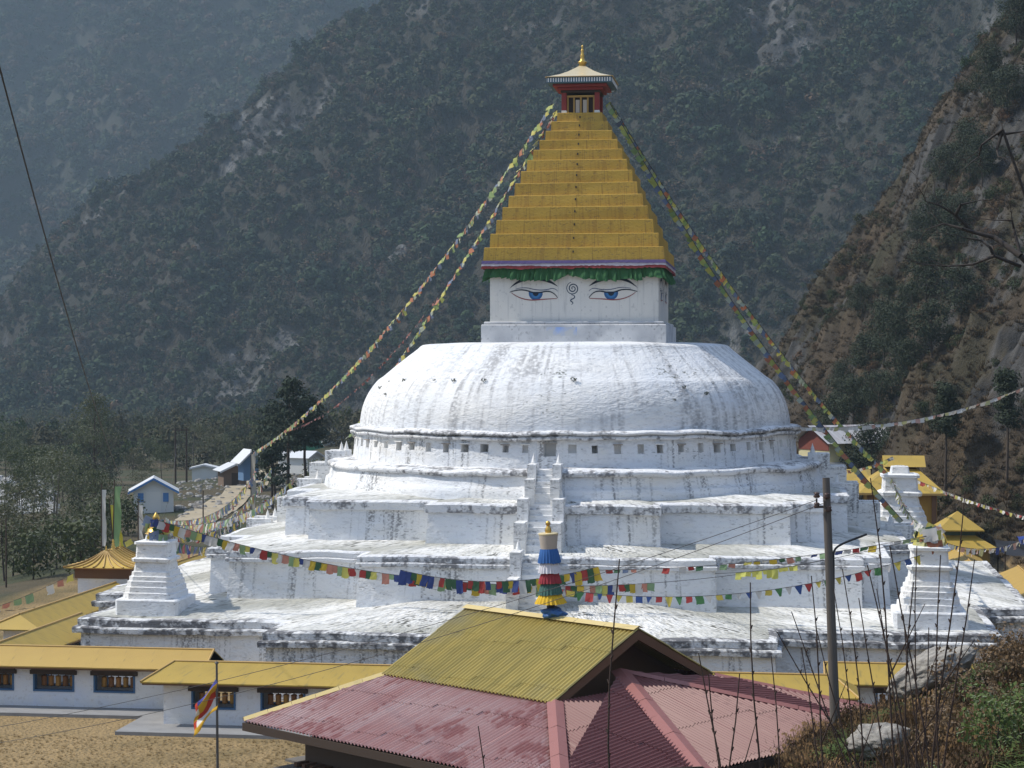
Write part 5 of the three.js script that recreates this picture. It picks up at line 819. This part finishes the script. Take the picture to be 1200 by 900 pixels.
{ const p = P0(180, 174); gableHut('roadside_hut', 'small white hut with blue shutters and blue-trimmed white roof', p, 0.31, 3.6, 3.6, 2.15, 1.0, { wall: dullWhite, roof: paleTin, trim: blueTrim, window: blueTrim, door: mat([0.72, 0.72, 0.70], 0.9) }, { windows: [[-1.15, 1.0, 0.5, 0.8], [1.1, 1.0, 0.5, 0.8]], door: [0, 1.3, 1.9], over: 0.5 }); }
{ const p = P0(240, 232); gableHut('roadside_hut', 'low shed with a pale flat-pitched roof behind the track', p, 0.2, 2.9, 2.4, 1.5, 0.35, { wall: dullWhite, roof: paleTin }, { over: 0.3 }); }
{ const p = P0(272, 214); gableHut('roadside_hut', 'rough brown stone hut with weathered white roof by the track', p, 0.5, 2.6, 3.0, 1.9, 0.6, { wall: mat([0.17, 0.12, 0.09], 0.95), roof: paleTin }, { over: 0.5, door: [0, 0.8, 1.5] }); }
{ const p = P0(291, 205); gableHut('roadside_hut', 'blue walled hut with tilted white roof beside the tall flag pole', [p[0], p[1] + 1.6, p[2]], 0.6, 1.7, 1.8, 1.9, 0.8, { wall: mat([0.10, 0.19, 0.34], 0.8), roof: paleTin }, { over: 0.7 }); }
function tent(label, p, turn, w, h, d, m) { const g = thing('ridge_tent', label, 'tent', p, turn, 'tents behind the pines'); const q = s => new Quads().quad([s * w / 2, 0, d / 2], [0, h, d / 2], [0, h, -d / 2], [s * w / 2, 0, -d / 2]).geo(); part('fly', q(-1), m, g); part('fly', q(1), m, g); part('door_flap', new Quads().tri([-w / 2, 0, d / 2 - 0.05], [w / 2, 0, d / 2 - 0.05], [0, h - 0.03, d / 2 - 0.05]).geo(), m === greenC ? m : greenC, g); return g; }
const greenC = mat([0.02, 0.16, 0.10], 0.9), whiteC = mat([0.58, 0.62, 0.62], 0.9);
tent('green ridge tent behind the pines', [...P0(366, 300)], -0.2, 3.4, 2.4, 3.4, greenC); tent('white tent with a green door left of the green tent', [...P0(348, 305)], 0.1, 4.6, 2.8, 4, whiteC);
{ const p = P0(378, 312); gableHut('canvas_shelter', 'long white canvas shelter behind the green ridge tent', p, 0.9, 4.2, 6, 1.4, 1.6, { wall: whiteC, roof: whiteC }, { category: 'tent', over: 0.2 }); }
{ const p = P0(352, 238); gableHut('roadside_hut', 'white walled shed half hidden by the pine trunks', p, 1.2, 3.2, 4.5, 2.0, 0.7, { wall: dullWhite, roof: paleTin }, { over: 0.3 }); }
{ // loose stones beside the track
  const r = rng(61), pl = [], geo = new THREE.IcosahedronGeometry(1, 1), pp = geo.attributes.position; for (let i = 0; i < pp.count; i++) { const x = pp.getX(i), y = pp.getY(i), z = pp.getZ(i), k = 1 + 0.35 * N3(x * 2, y * 2, z * 2); pp.setXYZ(i, x * k, y * k * 0.7, z * k); } geo.computeVertexNormals();
  for (let i = 0; i < 700; i++) { const px = 205 + r() * 190, d = 165 + r() * 75; const p = P0(px, d); pl.push({ x: p[0], y: p[1], z: p[2], s: 0.12 + 0.4 * r() * r(), turn: r() * 6, kind: 0, c: mix3([0.34, 0.33, 0.31], [0.16, 0.15, 0.14], r()) }); }
  for (let i = 0; i < 260; i++) { const px = r() * 75 - 10, d = 170 + r() * 110; const p = P0(px, d); pl.push({ x: p[0], y: p[1], z: p[2], s: 0.3 + 0.9 * r() * r(), turn: r() * 6, kind: 0, c: mix3([0.5, 0.5, 0.48], [0.3, 0.3, 0.3], r()) }); }
  scatter('loose_stones', 'pale loose stones beside the track and along the river', 'stones', [geo], pl, null, new THREE.MeshStandardMaterial({ color: lin(1, 1, 1), roughness: 1 }));
}
// twin power poles and lone posts
{
  const p = P0(212, 226), g = thing('power_pole', 'twin wooden power poles with a crossbar behind the white hut', 'power pole', p);
  part('pole', taper(V(-0.68, -0.5, 0), V(-0.68, 6.6, 0), 0.13, 0.10, 7), darkWood, g); part('pole', taper(V(0.68, -0.5, 0), V(0.68, 6.6, 0), 0.13, 0.10, 7), darkWood, g); part('crossbar', box(2.1, 0.13, 0.12, 0, 6.3, 0.12), darkWood, g);
}
for (const [px, py, pb, z, l] of [[7, 608, 700, -16, 'dark slim post at the river edge hung with prayer flags'], [238, 575, 615, -50, 'slim dark post standing in front of the pale track']]) { const t = atZ(px, py, z), g = thing('flag_post', l, 'post', [t.x, ground(t.x, z), z]); part('pole', taper(V(0, -0.3, 0), V(0, t.y - ground(t.x, z), 0), 0.06, 0.045, 6), darkWood, g); }
// ---------------------------------------------------------------- halls and houses on the right
{
  const z0 = -31, x0 = atZ(1006, 577, z0).x, x1 = atZ(1109, 577, z0).x, ey = atZ(1050, 578, z0).y, g = thing('prayer_hall', 'yellow roofed hall with dark yellow walls below the rocky hillside', 'hall', [0, 0, 0]);
  const zb = z0 - 8, cx = (x0 + x1) / 2, ry = ey + 1.95, rz = (z0 + zb) / 2, m = yellowRoofMat;
  const E = [[x0, ey, z0], [x1, ey, z0], [x1, ey, zb], [x0, ey, zb]], T = [[cx - 0.9, ry - 0.5, rz + 1.2], [cx + 1.2, ry - 0.5, rz + 1.2], [cx + 1.2, ry - 0.5, rz - 1.2], [cx - 0.9, ry - 0.5, rz - 1.2]];
  for (let k = 0; k < 4; k++) { const j = (k + 1) % 4; part('roof_slope', new Quads().quad(E[k], E[j], T[j], T[k]).geo(), m, g); part('eave_board', new Quads().quad(E[k].map((v, i) => i === 1 ? v - 0.14 : v), E[j].map((v, i) => i === 1 ? v - 0.14 : v), E[j], E[k]).geo(), trimYellow, g); }
  part('upper_roof', new Quads().quad([cx - 1.1, ry - 0.35, rz + 1.5], [cx + 1.7, ry - 0.35, rz + 1.5], [cx + 1.7, ry + 0.35, rz], [cx - 1.1, ry + 0.35, rz]).geo(), m, g); part('upper_roof', new Quads().quad([cx - 1.1, ry - 0.35, rz - 1.5], [cx + 1.7, ry - 0.35, rz - 1.5], [cx + 1.7, ry + 0.35, rz], [cx - 1.1, ry + 0.35, rz]).geo(), m, g);
  part('gable_wall', new Quads().tri([cx + 1.3, ry - 0.5, rz + 1.3], [cx + 1.3, ry - 0.5, rz - 1.3], [cx + 1.3, ry + 0.25, rz]).geo(), darkWood, g);
  const yw = mat([1, 1, 1], 0.8, { map: scaled(tex(128, 128, (u, v) => mix3([0.42, 0.25, 0.035], [0.30, 0.17, 0.03], pf(u, v, 30, 4, 4, 1801))), 4, 4) });
  part('wall', box(x1 - x0 - 1.1, 1.9, 6.9, cx, ey - 2.0, rz), yw, g); part('lower_wall', box(x1 - x0 - 1.16, ey - 2.0, 6.8, cx, -0.3, rz), brownWood, g); part('column', box(0.3, ey, 0.3, x1 - 0.75, 0, z0 - 0.5), brownWood, g); part('column', box(0.3, ey, 0.3, x0 + 0.75, 0, z0 - 0.5), brownWood, g);
  const wx0 = atZ(966, 560, -38).x, wx1 = x0 + 0.5, wy = atZ(990, 570, -36).y; part('wing_roof', [new Quads().quad([wx0, wy, -35.6], [wx1 + 0.6, wy - 0.1, -35.6], [wx1 + 0.6, wy + 1.05, -38.6], [wx0, wy + 1.05, -38.6]).geo(), new Quads().quad([wx0, wy, -41.6], [wx1 + 0.6, wy - 0.1, -41.6], [wx1 + 0.6, wy + 1.05, -38.6], [wx0, wy + 1.05, -38.6]).geo()], m, g); part('wing_wall', box(wx1 - wx0 - 0.5, wy + 0.2, 4.8, (wx0 + wx1) / 2, 0, -38.6), yw, g);
}
{
  const p = atZ(1122, 600, -25), g = thing('kiosk', 'small kiosk with two stacked yellow pyramid roofs beside the terrace', 'kiosk', [p.x, 0, -25], 0.08);
  const pyr = (hw, y0, y1, top, name) => { const q = new Quads(), c = (r, y, k) => { const a = [[-r, r], [r, r], [r, -r], [-r, -r]][k]; return [a[0], y, a[1]]; }; for (let k = 0; k < 4; k++) { const j = (k + 1) % 4; q.quad(c(hw, y0, k), c(hw, y0, j), c(top, y1, j), c(top, y1, k)).quad(c(hw, y0 - 0.08, k), c(hw, y0 - 0.08, j), c(hw, y0, j), c(hw, y0, k)); } part(name, q.geo(), yellowRoofMat, g); };
  pyr(1.42, 3.42, 4.5, 0.02, 'upper_roof'); pyr(2.25, 2.3, 3.1, 0.9, 'lower_roof'); part('frieze', box(1.9, 0.35, 1.9, 0, 3.05, 0), mat([0.05, 0.10, 0.09], 0.8), g); part('wall', box(3.4, 2.3, 3.4, 0, 0, 0), orangeRoofMat, g);
}
{
  const p = atZ(1000, 545, -78), gy = ground(p.x, -78); const g = thing('house', 'two storey cream house with rusty grey roof and red gable', 'house', [p.x - 0.4, Math.max(2.4, p.y - 0.6), -80], 0.62), cream = mat([0.52, 0.47, 0.28], 0.9), russet = mat([0.17, 0.045, 0.03], 0.85), W = 7.6, D = 4.6, h = 2.9;
  part('lower_wall', box(W - 0.6, 2.9, D - 0.5, 0, -2.2, 0), cream, g); part('upper_wall', box(W, 1.9, D, 0, 0.94, 0), cream, g); part('balcony_slab', box(W + 0.9, 0.16, D + 0.9, 0, 0.73, 0), dullWhite, g);
  for (const s of [-1, 1]) part('gable', new Quads().tri([s * W / 2, h - 0.05, D / 2], [s * W / 2, h - 0.05, -D / 2], [s * W / 2, h + 1.15, 0]).geo(), russet, g);
  part('gable_band', [box(0.06, 0.9, D - 0.1, -W / 2 - 0.03, h - 0.95, 0)], russet, g);
  for (const s of [-1, 1]) part('roof', new Quads().quad([-W / 2 - 0.7, h - 0.3, s * (D / 2 + 0.7)], [W / 2 + 0.7, h - 0.3, s * (D / 2 + 0.7)], [W / 2 + 0.7, h + 1.25, 0], [-W / 2 - 0.7, h + 1.25, 0]).geo(), sheetGrey, g);
  for (const [x, w] of [[-2.6, 0.8], [-0.9, 1.4], [1.2, 1.0], [2.8, 0.9]]) { const f = part('window', box(w, 1.3, 0.06, x, -0.9, D / 2 - 0.22), darkWood, g); part('shutter', box(w * 0.3, 1.2, 0.03, x - w * 0.3, -0.85, D / 2 - 0.17), redPaint, f); }
  for (const z of [-1.1, 0.9]) part('window', box(0.06, 1.2, 0.8, -W / 2 + 0.28, -0.8, z), redPaint, g);
  part('plinth', box(W + 1.4, 0.8, D + 1.4, 0, -3.0, 0), mat([0.24, 0.23, 0.21], 0.95), g);
}
{ // stall under dark tarpaulins
  const g = thing('tarpaulin_stall', 'stall under sagging dark blue and black tarpaulins beside the kiosk', 'stall', [26.0, ground(26, -24), -24]);
  part('tarpaulin', grid(14, 10, (u, v) => [(u - 0.5) * 4.6, 2.7 - 0.5 * v + 0.28 * N3(u * 3, v * 3, 1) - 0.2 * Math.sin(u * Math.PI), (v - 0.5) * 4.4]), mat([0.012, 0.012, 0.016], 0.6), g); part('tarpaulin', grid(12, 8, (u, v) => [(u - 0.5) * 2.6 + 0.4, 2.95 - 0.35 * v + 0.2 * N3(u * 3, v * 3, 5), (v - 0.5) * 2.2 - 0.5]), mat([0.02, 0.05, 0.25], 0.6), g);
  for (const [x, z] of [[-2, 2], [2, 2], [2, -2], [-2, -2]]) part('post', taper(V(x, -0.5, z), V(x, 2.6, z), 0.05, 0.04, 6), darkWood, g);
}
// ---------------------------------------------------------------- utility pole with a lamp arm
const poleTop = atZ(968, 560, 53.3), poleFoot = atZ(980, 900, 53.3);
{
  const b = V(poleFoot.x, ground(poleFoot.x, 53.3) - 0.4, 53.3), g = thing('utility_pole', 'dark wooden utility pole with a lamp arm above the scrub bank', 'utility pole', [b.x, b.y, b.z]), L = p => p.clone().sub(b);
  const top = L(poleTop); part('pole', taper(V(0, 0, 0), top, 0.125, 0.085, 12), woodPole, g);
  const at = (px, py) => L(atZ(px, py, 53.3)); const arm = at(971, 585);
  part('bracket', [taper(at(972, 594), at(957, 594), 0.03, 0.03, 6), taper(at(957, 594), at(957, 584), 0.025, 0.025, 6)], blackIron, g);
  for (const [x, y] of [[957, 580], [957, 592], [969, 581], [971, 596]]) part('insulator', lathe([[0, 0.14], [0.05, 0.13], [0.075, 0.1], [0.05, 0.08], [0.085, 0.03], [0.05, 0]], 12).translate(at(x, y).x, at(x, y).y - 0.06, 0.13), mat([0.07, 0.04, 0.03], 0.3), g);
  part('lamp_arm', tube([at(977, 690), at(977, 660), at(977, 648), at(979, 643), at(986, 638), at(1016, 626)], 0.028, 6, 24), blackIron, g);
}
// ---------------------------------------------------------------- ropes, cables and prayer flags
function hang(a, b, sag, n = 40) { return Array.from({ length: n + 1 }, (_, i) => { const t = i / n, p = a.clone().lerp(b, t); p.y -= sag * 4 * t * (1 - t); return p; }); }
function cable(label, a, b, sag, r = 0.008) { const m = part('cable', tube(hang(a, b, sag), r, 5, 60), wireMat, scene); return tag(m, label, 'cable'); }
{
  const p = atZ(957, 586, 53.3), q = atZ(969, 588, 53.3);
  cable('thin power cable from the bracket of the utility pole sagging past the gallery roofs', p, atZ(-60, 862, 46), 0.55); cable('thin power cable from the top of the utility pole sagging past the gallery roofs', q, atZ(-60, 880, 44), 0.7);
  cable('steep dark cable crossing the hazy mountainside', atZ(-14, 28, 70), atZ(207, 520, -126), 9, 0.016);
}
const flagCols = [[0.025, 0.05, 0.20], [0.50, 0.50, 0.50], [0.34, 0.035, 0.03], [0.03, 0.10, 0.045], [0.50, 0.36, 0.03]], faded = [[0.16, 0.22, 0.36], [0.60, 0.60, 0.58], [0.45, 0.20, 0.15], [0.22, 0.34, 0.18], [0.56, 0.52, 0.12]], limes = [[0.34, 0.38, 0.10], [0.20, 0.29, 0.11], [0.46, 0.42, 0.10], [0.34, 0.38, 0.30], [0.12, 0.16, 0.25], [0.38, 0.14, 0.07]];
const clothMat = c => new THREE.MeshPhysicalMaterial({ color: lin(...c), roughness: 0.9, side: THREE.DoubleSide, transmission: 0.25, thickness: 0 });
const brightM = flagCols.map(clothMat), fadedM = faded.map(clothMat), limeM = limes.map(clothMat), paleM = [[0.62, 0.62, 0.60], [0.58, 0.58, 0.56], [0.5, 0.3, 0.25], [0.6, 0.6, 0.58], [0.5, 0.5, 0.25]].map(clothMat), yellowM = [clothMat([0.60, 0.60, 0.14])], triM = [[0.03, 0.08, 0.28], [0.42, 0.05, 0.05], [0.5, 0.42, 0.08], [0.06, 0.2, 0.07], [0.55, 0.55, 0.55]].map(clothMat);
const flagGeo = [], pennant = [];
for (let k = 0; k < 6; k++) { // a unit flag hangs from (0..1, 0) down to -1
  flagGeo.push(grid(4, 4, (u, v) => [u - 0.5 + v * 0.18 * N3(k * 3.1, 1, v * 2), -v * (0.92 + 0.1 * N3(k, u * 2, 3)) - 0.03 * Math.sin(u * 3.14), (0.28 * N3(k * 5.3, u * 2.2, v * 1.6) + 0.35 * N3(k * 7.7, 2, 0.5)) * v]));
  pennant.push(grid(4, 4, (u, v) => [(u - 0.5) * (1 - 0.8 * v), -v, 0.25 * N3(k * 5.3, u * 2, v * 1.6) * v]));
}
function flagLine(label, group, a, b, sag, o) { // rope + flags, each flag a part
  const g = thing('prayer_flag_string', label, 'prayer flags', [a.x, a.y, a.z], 0, group), r = rng(o.seed), pts = hang(V(0, 0, 0), b.clone().sub(a), sag, 80), c = new THREE.CatmullRomCurve3(pts), L = c.getLength();
  part('rope', tube(pts, o.rope || 0.012, 4, 80), o.ropeMat || wireMat, g);
  const step = o.w * (o.gap || 1.05), n = Math.min(290, Math.floor(L / step));
  for (let i = 0; i < n; i++) {
    const t = (i + 0.5) / n; if (o.range && (t < o.range[0] || t > o.range[1])) continue; if (r() > (o.fill ?? 1)) continue;
    const p = c.getPointAt(t), tg = c.getTangentAt(t), f = new THREE.Mesh((o.tri && r() < o.tri ? pennant : flagGeo)[Math.floor(r() * 6)], o.mats[(i + (r() < 0.3 ? Math.floor(r() * 5) : 0)) % o.mats.length]);
    f.name = 'flag'; f.castShadow = f.receiveShadow = true; f.position.copy(p); f.rotation.order = 'YXZ'; f.rotation.y = Math.atan2(-tg.z, tg.x) + (r() - 0.5) * 0.7; f.rotation.x = (o.blow || 0.2) * (r() - 0.3); f.rotation.z = Math.asin(clamp(tg.y, -0.95, 0.95)) * (o.along ?? 0.8) + (r() - 0.5) * 0.25; const sc = 0.8 + 0.4 * r(); f.scale.set(o.w * sc, o.h * sc * (0.75 + 0.5 * r()), o.w * sc); g.add(f);
  }
  return g;
}
const gSpire = 'flag strings slung from the spire', gFront = 'flag strings across the terraces', gLeft = 'flag strings behind the left corner stupa';
const pavL = V(HX - 1.45, 26.95, 0.9), pavR = V(HX + 1.5, 27.0, 0.6);
flagLine('long faded flag string from the spire to the tall pole by the huts', gSpire, pavL, atZ(297, 530, -72), 2.2, { seed: 1, w: 0.4, h: 0.36, mats: limeM, gap: 0.85, blow: 0.9, rope: 0.02 });
flagLine('yellow and green flag string from the spire down behind the dome', gSpire, V(HX - 1.4, 26.8, -0.4), atZ(408, 512, -24), 0.3, { seed: 2, w: 0.34, h: 0.32, mats: limeM, gap: 0.85, blow: 0.9, rope: 0.02 });
flagLine('thin red cord with few flags from the spire towards the pines', gSpire, V(HX - 1.4, 26.6, 0), atZ(335, 505, -60), 3.2, { seed: 3, w: 0.3, h: 0.16, mats: [clothMat([0.30, 0.10, 0.09]), clothMat([0.24, 0.09, 0.08])], fill: 0.5, gap: 1.1, along: 1, rope: 0.02 });
flagLine('green flag string from the spire to the stupa before the yellow hall', gSpire, pavR, V(17.0, 7.0, -17.0), 1.3, { seed: 4, w: 0.3, h: 0.27, mats: limeM, gap: 0.85, blow: 0.9, rope: 0.02 });
flagLine('mixed flag string from the spire to the right side of the middle terrace', gSpire, V(HX + 1.5, 26.9, 0.9), atZ(1058, 610, 1.5), 1.2, { seed: 5, w: 0.3, h: 0.27, mats: limeM, gap: 0.85, blow: 0.9, rope: 0.02 });
const LS = V(-16.4, 7.0, 18.0), RS = V(16.4, 6.7, 18.6);
flagLine('bright flag string hung across the front of the middle terrace', gFront, LS, RS, 2.45, { seed: 11, w: 0.3, h: 0.42, mats: [...brightM, ...fadedM.slice(1)], gap: 0.82, range: [0, 0.66], blow: 0.5 });
flagLine('second layer of bright flags hung below the first string', gFront, atZ(470, 668, 18.6), atZ(700, 664, 18.8), 0.55, { seed: 12, w: 0.28, h: 0.5, mats: brightM, gap: 0.85, fill: 0.9, blow: 0.6 });
flagLine('small flag string rising to the flag-wrapped corner stupa', gFront, atZ(690, 668, 18.6), V(16.4, 6.7, 18.4), 0.35, { seed: 13, w: 0.28, h: 0.2, mats: [...brightM, ...fadedM], gap: 1.2, fill: 0.75, blow: 1.2 });
flagLine('pennant string sagging in front of the right half of the middle terrace', gFront, atZ(640, 688, 18.9), atZ(1080, 650, 18.9), 0.95, { seed: 14, w: 0.30, h: 0.32, mats: triM, gap: 1.35, tri: 0.55, blow: 0.7 });
flagLine('row of pale yellow cloths fluttering before the right half of the terrace', gFront, atZ(838, 672, 19.2), atZ(965, 656, 19.2), 0.12, { seed: 15, w: 0.22, h: 0.3, mats: yellowM, gap: 0.95, blow: 1.6, range: [0.2, 0.75] });
[[300, 552, -45, 1.2], [312, 585, -30, 0.8], [345, 560, -34, 1.0], [292, 600, -18, 0.7], [318, 548, -60, 1.6], [270, 632, 4, 0.5]].forEach(([px, py, z, s], i) => flagLine(['faded flag string from the gilded corner stupa to the tall pole', 'bright flag string low over the far terrace corner', 'mixed flag string from the gilded corner stupa towards the pines', 'short flag string beside the gilded corner stupa', 'pale flag string running back along the track', 'red flag string ending at the middle terrace edge'][i], gLeft, V(-16.4, 6.9 - 0.12 * i, 17), atZ(px, py, z), s, { seed: 30 + i, w: 0.4, h: 0.42, mats: i % 2 ? brightM : fadedM, gap: 1.0, blow: 0.9 }));
flagLine('flag string along the outer bank from the river post to the vertical banners', gLeft, atZ(-25, 718, -2), atZ(165, 622, -14), 0.5, { seed: 41, w: 0.55, h: 0.5, mats: fadedM, gap: 1.5, fill: 0.75, blow: 0.9 });
flagLine('flag bundle string on the bank behind the gate pavilion', gLeft, atZ(40, 712, -4), atZ(150, 655, -18), 0.6, { seed: 42, w: 0.42, h: 0.5, mats: [...brightM, ...fadedM], gap: 0.8, blow: 1.2 });
flagLine('second flag bundle string on the bank behind the gate pavilion', gLeft, atZ(0, 735, 0), atZ(160, 648, -20), 0.9, { seed: 43, w: 0.42, h: 0.5, mats: [...brightM, ...paleM], gap: 0.85, blow: 1.2 });
const gRight = 'flag strings on the hillside';
flagLine('white flag string from the drum across the rocky hillside', gRight, atZ(928, 500, 3), atZ(1230, 440, -12), 0.9, { seed: 51, w: 0.36, h: 0.2, mats: paleM, gap: 0.95, along: 1, blow: 0.7 });
flagLine('red and white flag string above the kiosk', gRight, atZ(1060, 556, -27), atZ(1230, 612, -8), 0.25, { seed: 52, w: 0.3, h: 0.2, mats: [paleM[0], brightM[2], paleM[1], limeM[2]], gap: 1.0, along: 1, blow: 0.8 });
flagLine('flag string from the flag-wrapped corner stupa past the kiosk', gRight, V(16.6, 6.6, 17.2), atZ(1230, 612, 0), 0.9, { seed: 53, w: 0.3, h: 0.26, mats: [...paleM, brightM[0]], gap: 1.1, blow: 0.8 });
flagLine('pale flag string between the two right corner stupas', gRight, V(16.9, 7.1, -17.0), V(16.6, 6.8, 17.2), 0.6, { seed: 54, w: 0.3, h: 0.3, mats: [...paleM, ...limeM], gap: 0.85, blow: 1.4 });
flagLine('small flag string over the yellow hall roof', gRight, atZ(985, 552, -34), atZ(1046, 535, -30), 0.2, { seed: 55, w: 0.3, h: 0.24, mats: fadedM, gap: 1.0, blow: 0.8 });
// cloth wrapped round the tops of the corner stupas
function flagWrap(label, x, y, z, n, mats, seed, R = 0.5) { const g = thing('flag_bundle', label, 'prayer flags', [x, y, z], 0, 'flags wrapped round corner stupas'), r = rng(seed); for (let i = 0; i < n; i++) { const a = r() * 6.28, f = new THREE.Mesh(flagGeo[i % 6], mats[Math.floor(r() * mats.length)]); f.name = 'flag'; f.castShadow = f.receiveShadow = true; const rr = R * (0.7 + 0.4 * r()); f.position.set(Math.cos(a) * rr, 0.15 + 0.75 * r(), Math.sin(a) * rr); f.rotation.order = 'YXZ'; f.rotation.y = Math.PI / 2 - a; f.rotation.x = -0.35 * r(); f.rotation.z = (r() - 0.5) * 0.9; f.scale.setScalar(0.34 + 0.25 * r()); g.add(f); } }
flagWrap('flags tied round the neck of the gilded corner stupa', -16.6, 6.1, 17.2, 22, [...brightM, ...fadedM], 7); flagWrap('thick bundle of flags crowning the corner stupa by the brushy bank', 16.6, 6.2, 17.2, 46, [...paleM, ...brightM, ...limeM], 8, 0.55); flagWrap('flags tied on the corner stupa before the yellow hall', 17.0, 6.2, -17.0, 24, [...paleM, ...limeM, brightM[2]], 9);
// tall vertical banners on poles
function banner(label, px, pt, pb, z, w, m, lean = 0) { const a = atZ(px, pt, z), gy = ground(a.x, z), h = a.y - gy, lo = atZ(px, pb, z).y - gy, g = thing('prayer_banner', label, 'prayer banner', [a.x, gy, z], 0, 'tall vertical prayer banners'); part('pole', taper(V(0, -0.3, 0), V(lean, h + 0.35, 0), 0.05, 0.03, 6), darkWood, g); part('cloth', grid(3, 24, (u, v) => { const y = lerp(lo, h, v); return [lean * y / h + u * w * (1 + 0.35 * N3(v * 5, px * 0.1, 1)), y, 0.28 * w * Math.sin(v * 9 + u * 2 + px) * u]; }), m, g); }
banner('white weathered vertical banner behind the gate pavilion', 119, 574, 640, -9, 0.26, paleM[0]); banner('green vertical banner behind the gate pavilion', 131, 570, 650, -8, 0.42, clothMat([0.20, 0.34, 0.16]), 0.15); banner('yellow vertical banner draped behind the gate pavilion', 138, 592, 655, -9, 0.55, clothMat([0.58, 0.52, 0.05]), -0.5); banner('short pale vertical banner beside the gilded corner stupa', 162, 592, 632, -4, 0.26, paleM[1]); banner('tall frayed grey banner pole beside the pines', 294, 532, 606, -68, 0.42, mat([0.42, 0.38, 0.32], 0.95));
console.log('all done');
renderer.render(scene, camera);
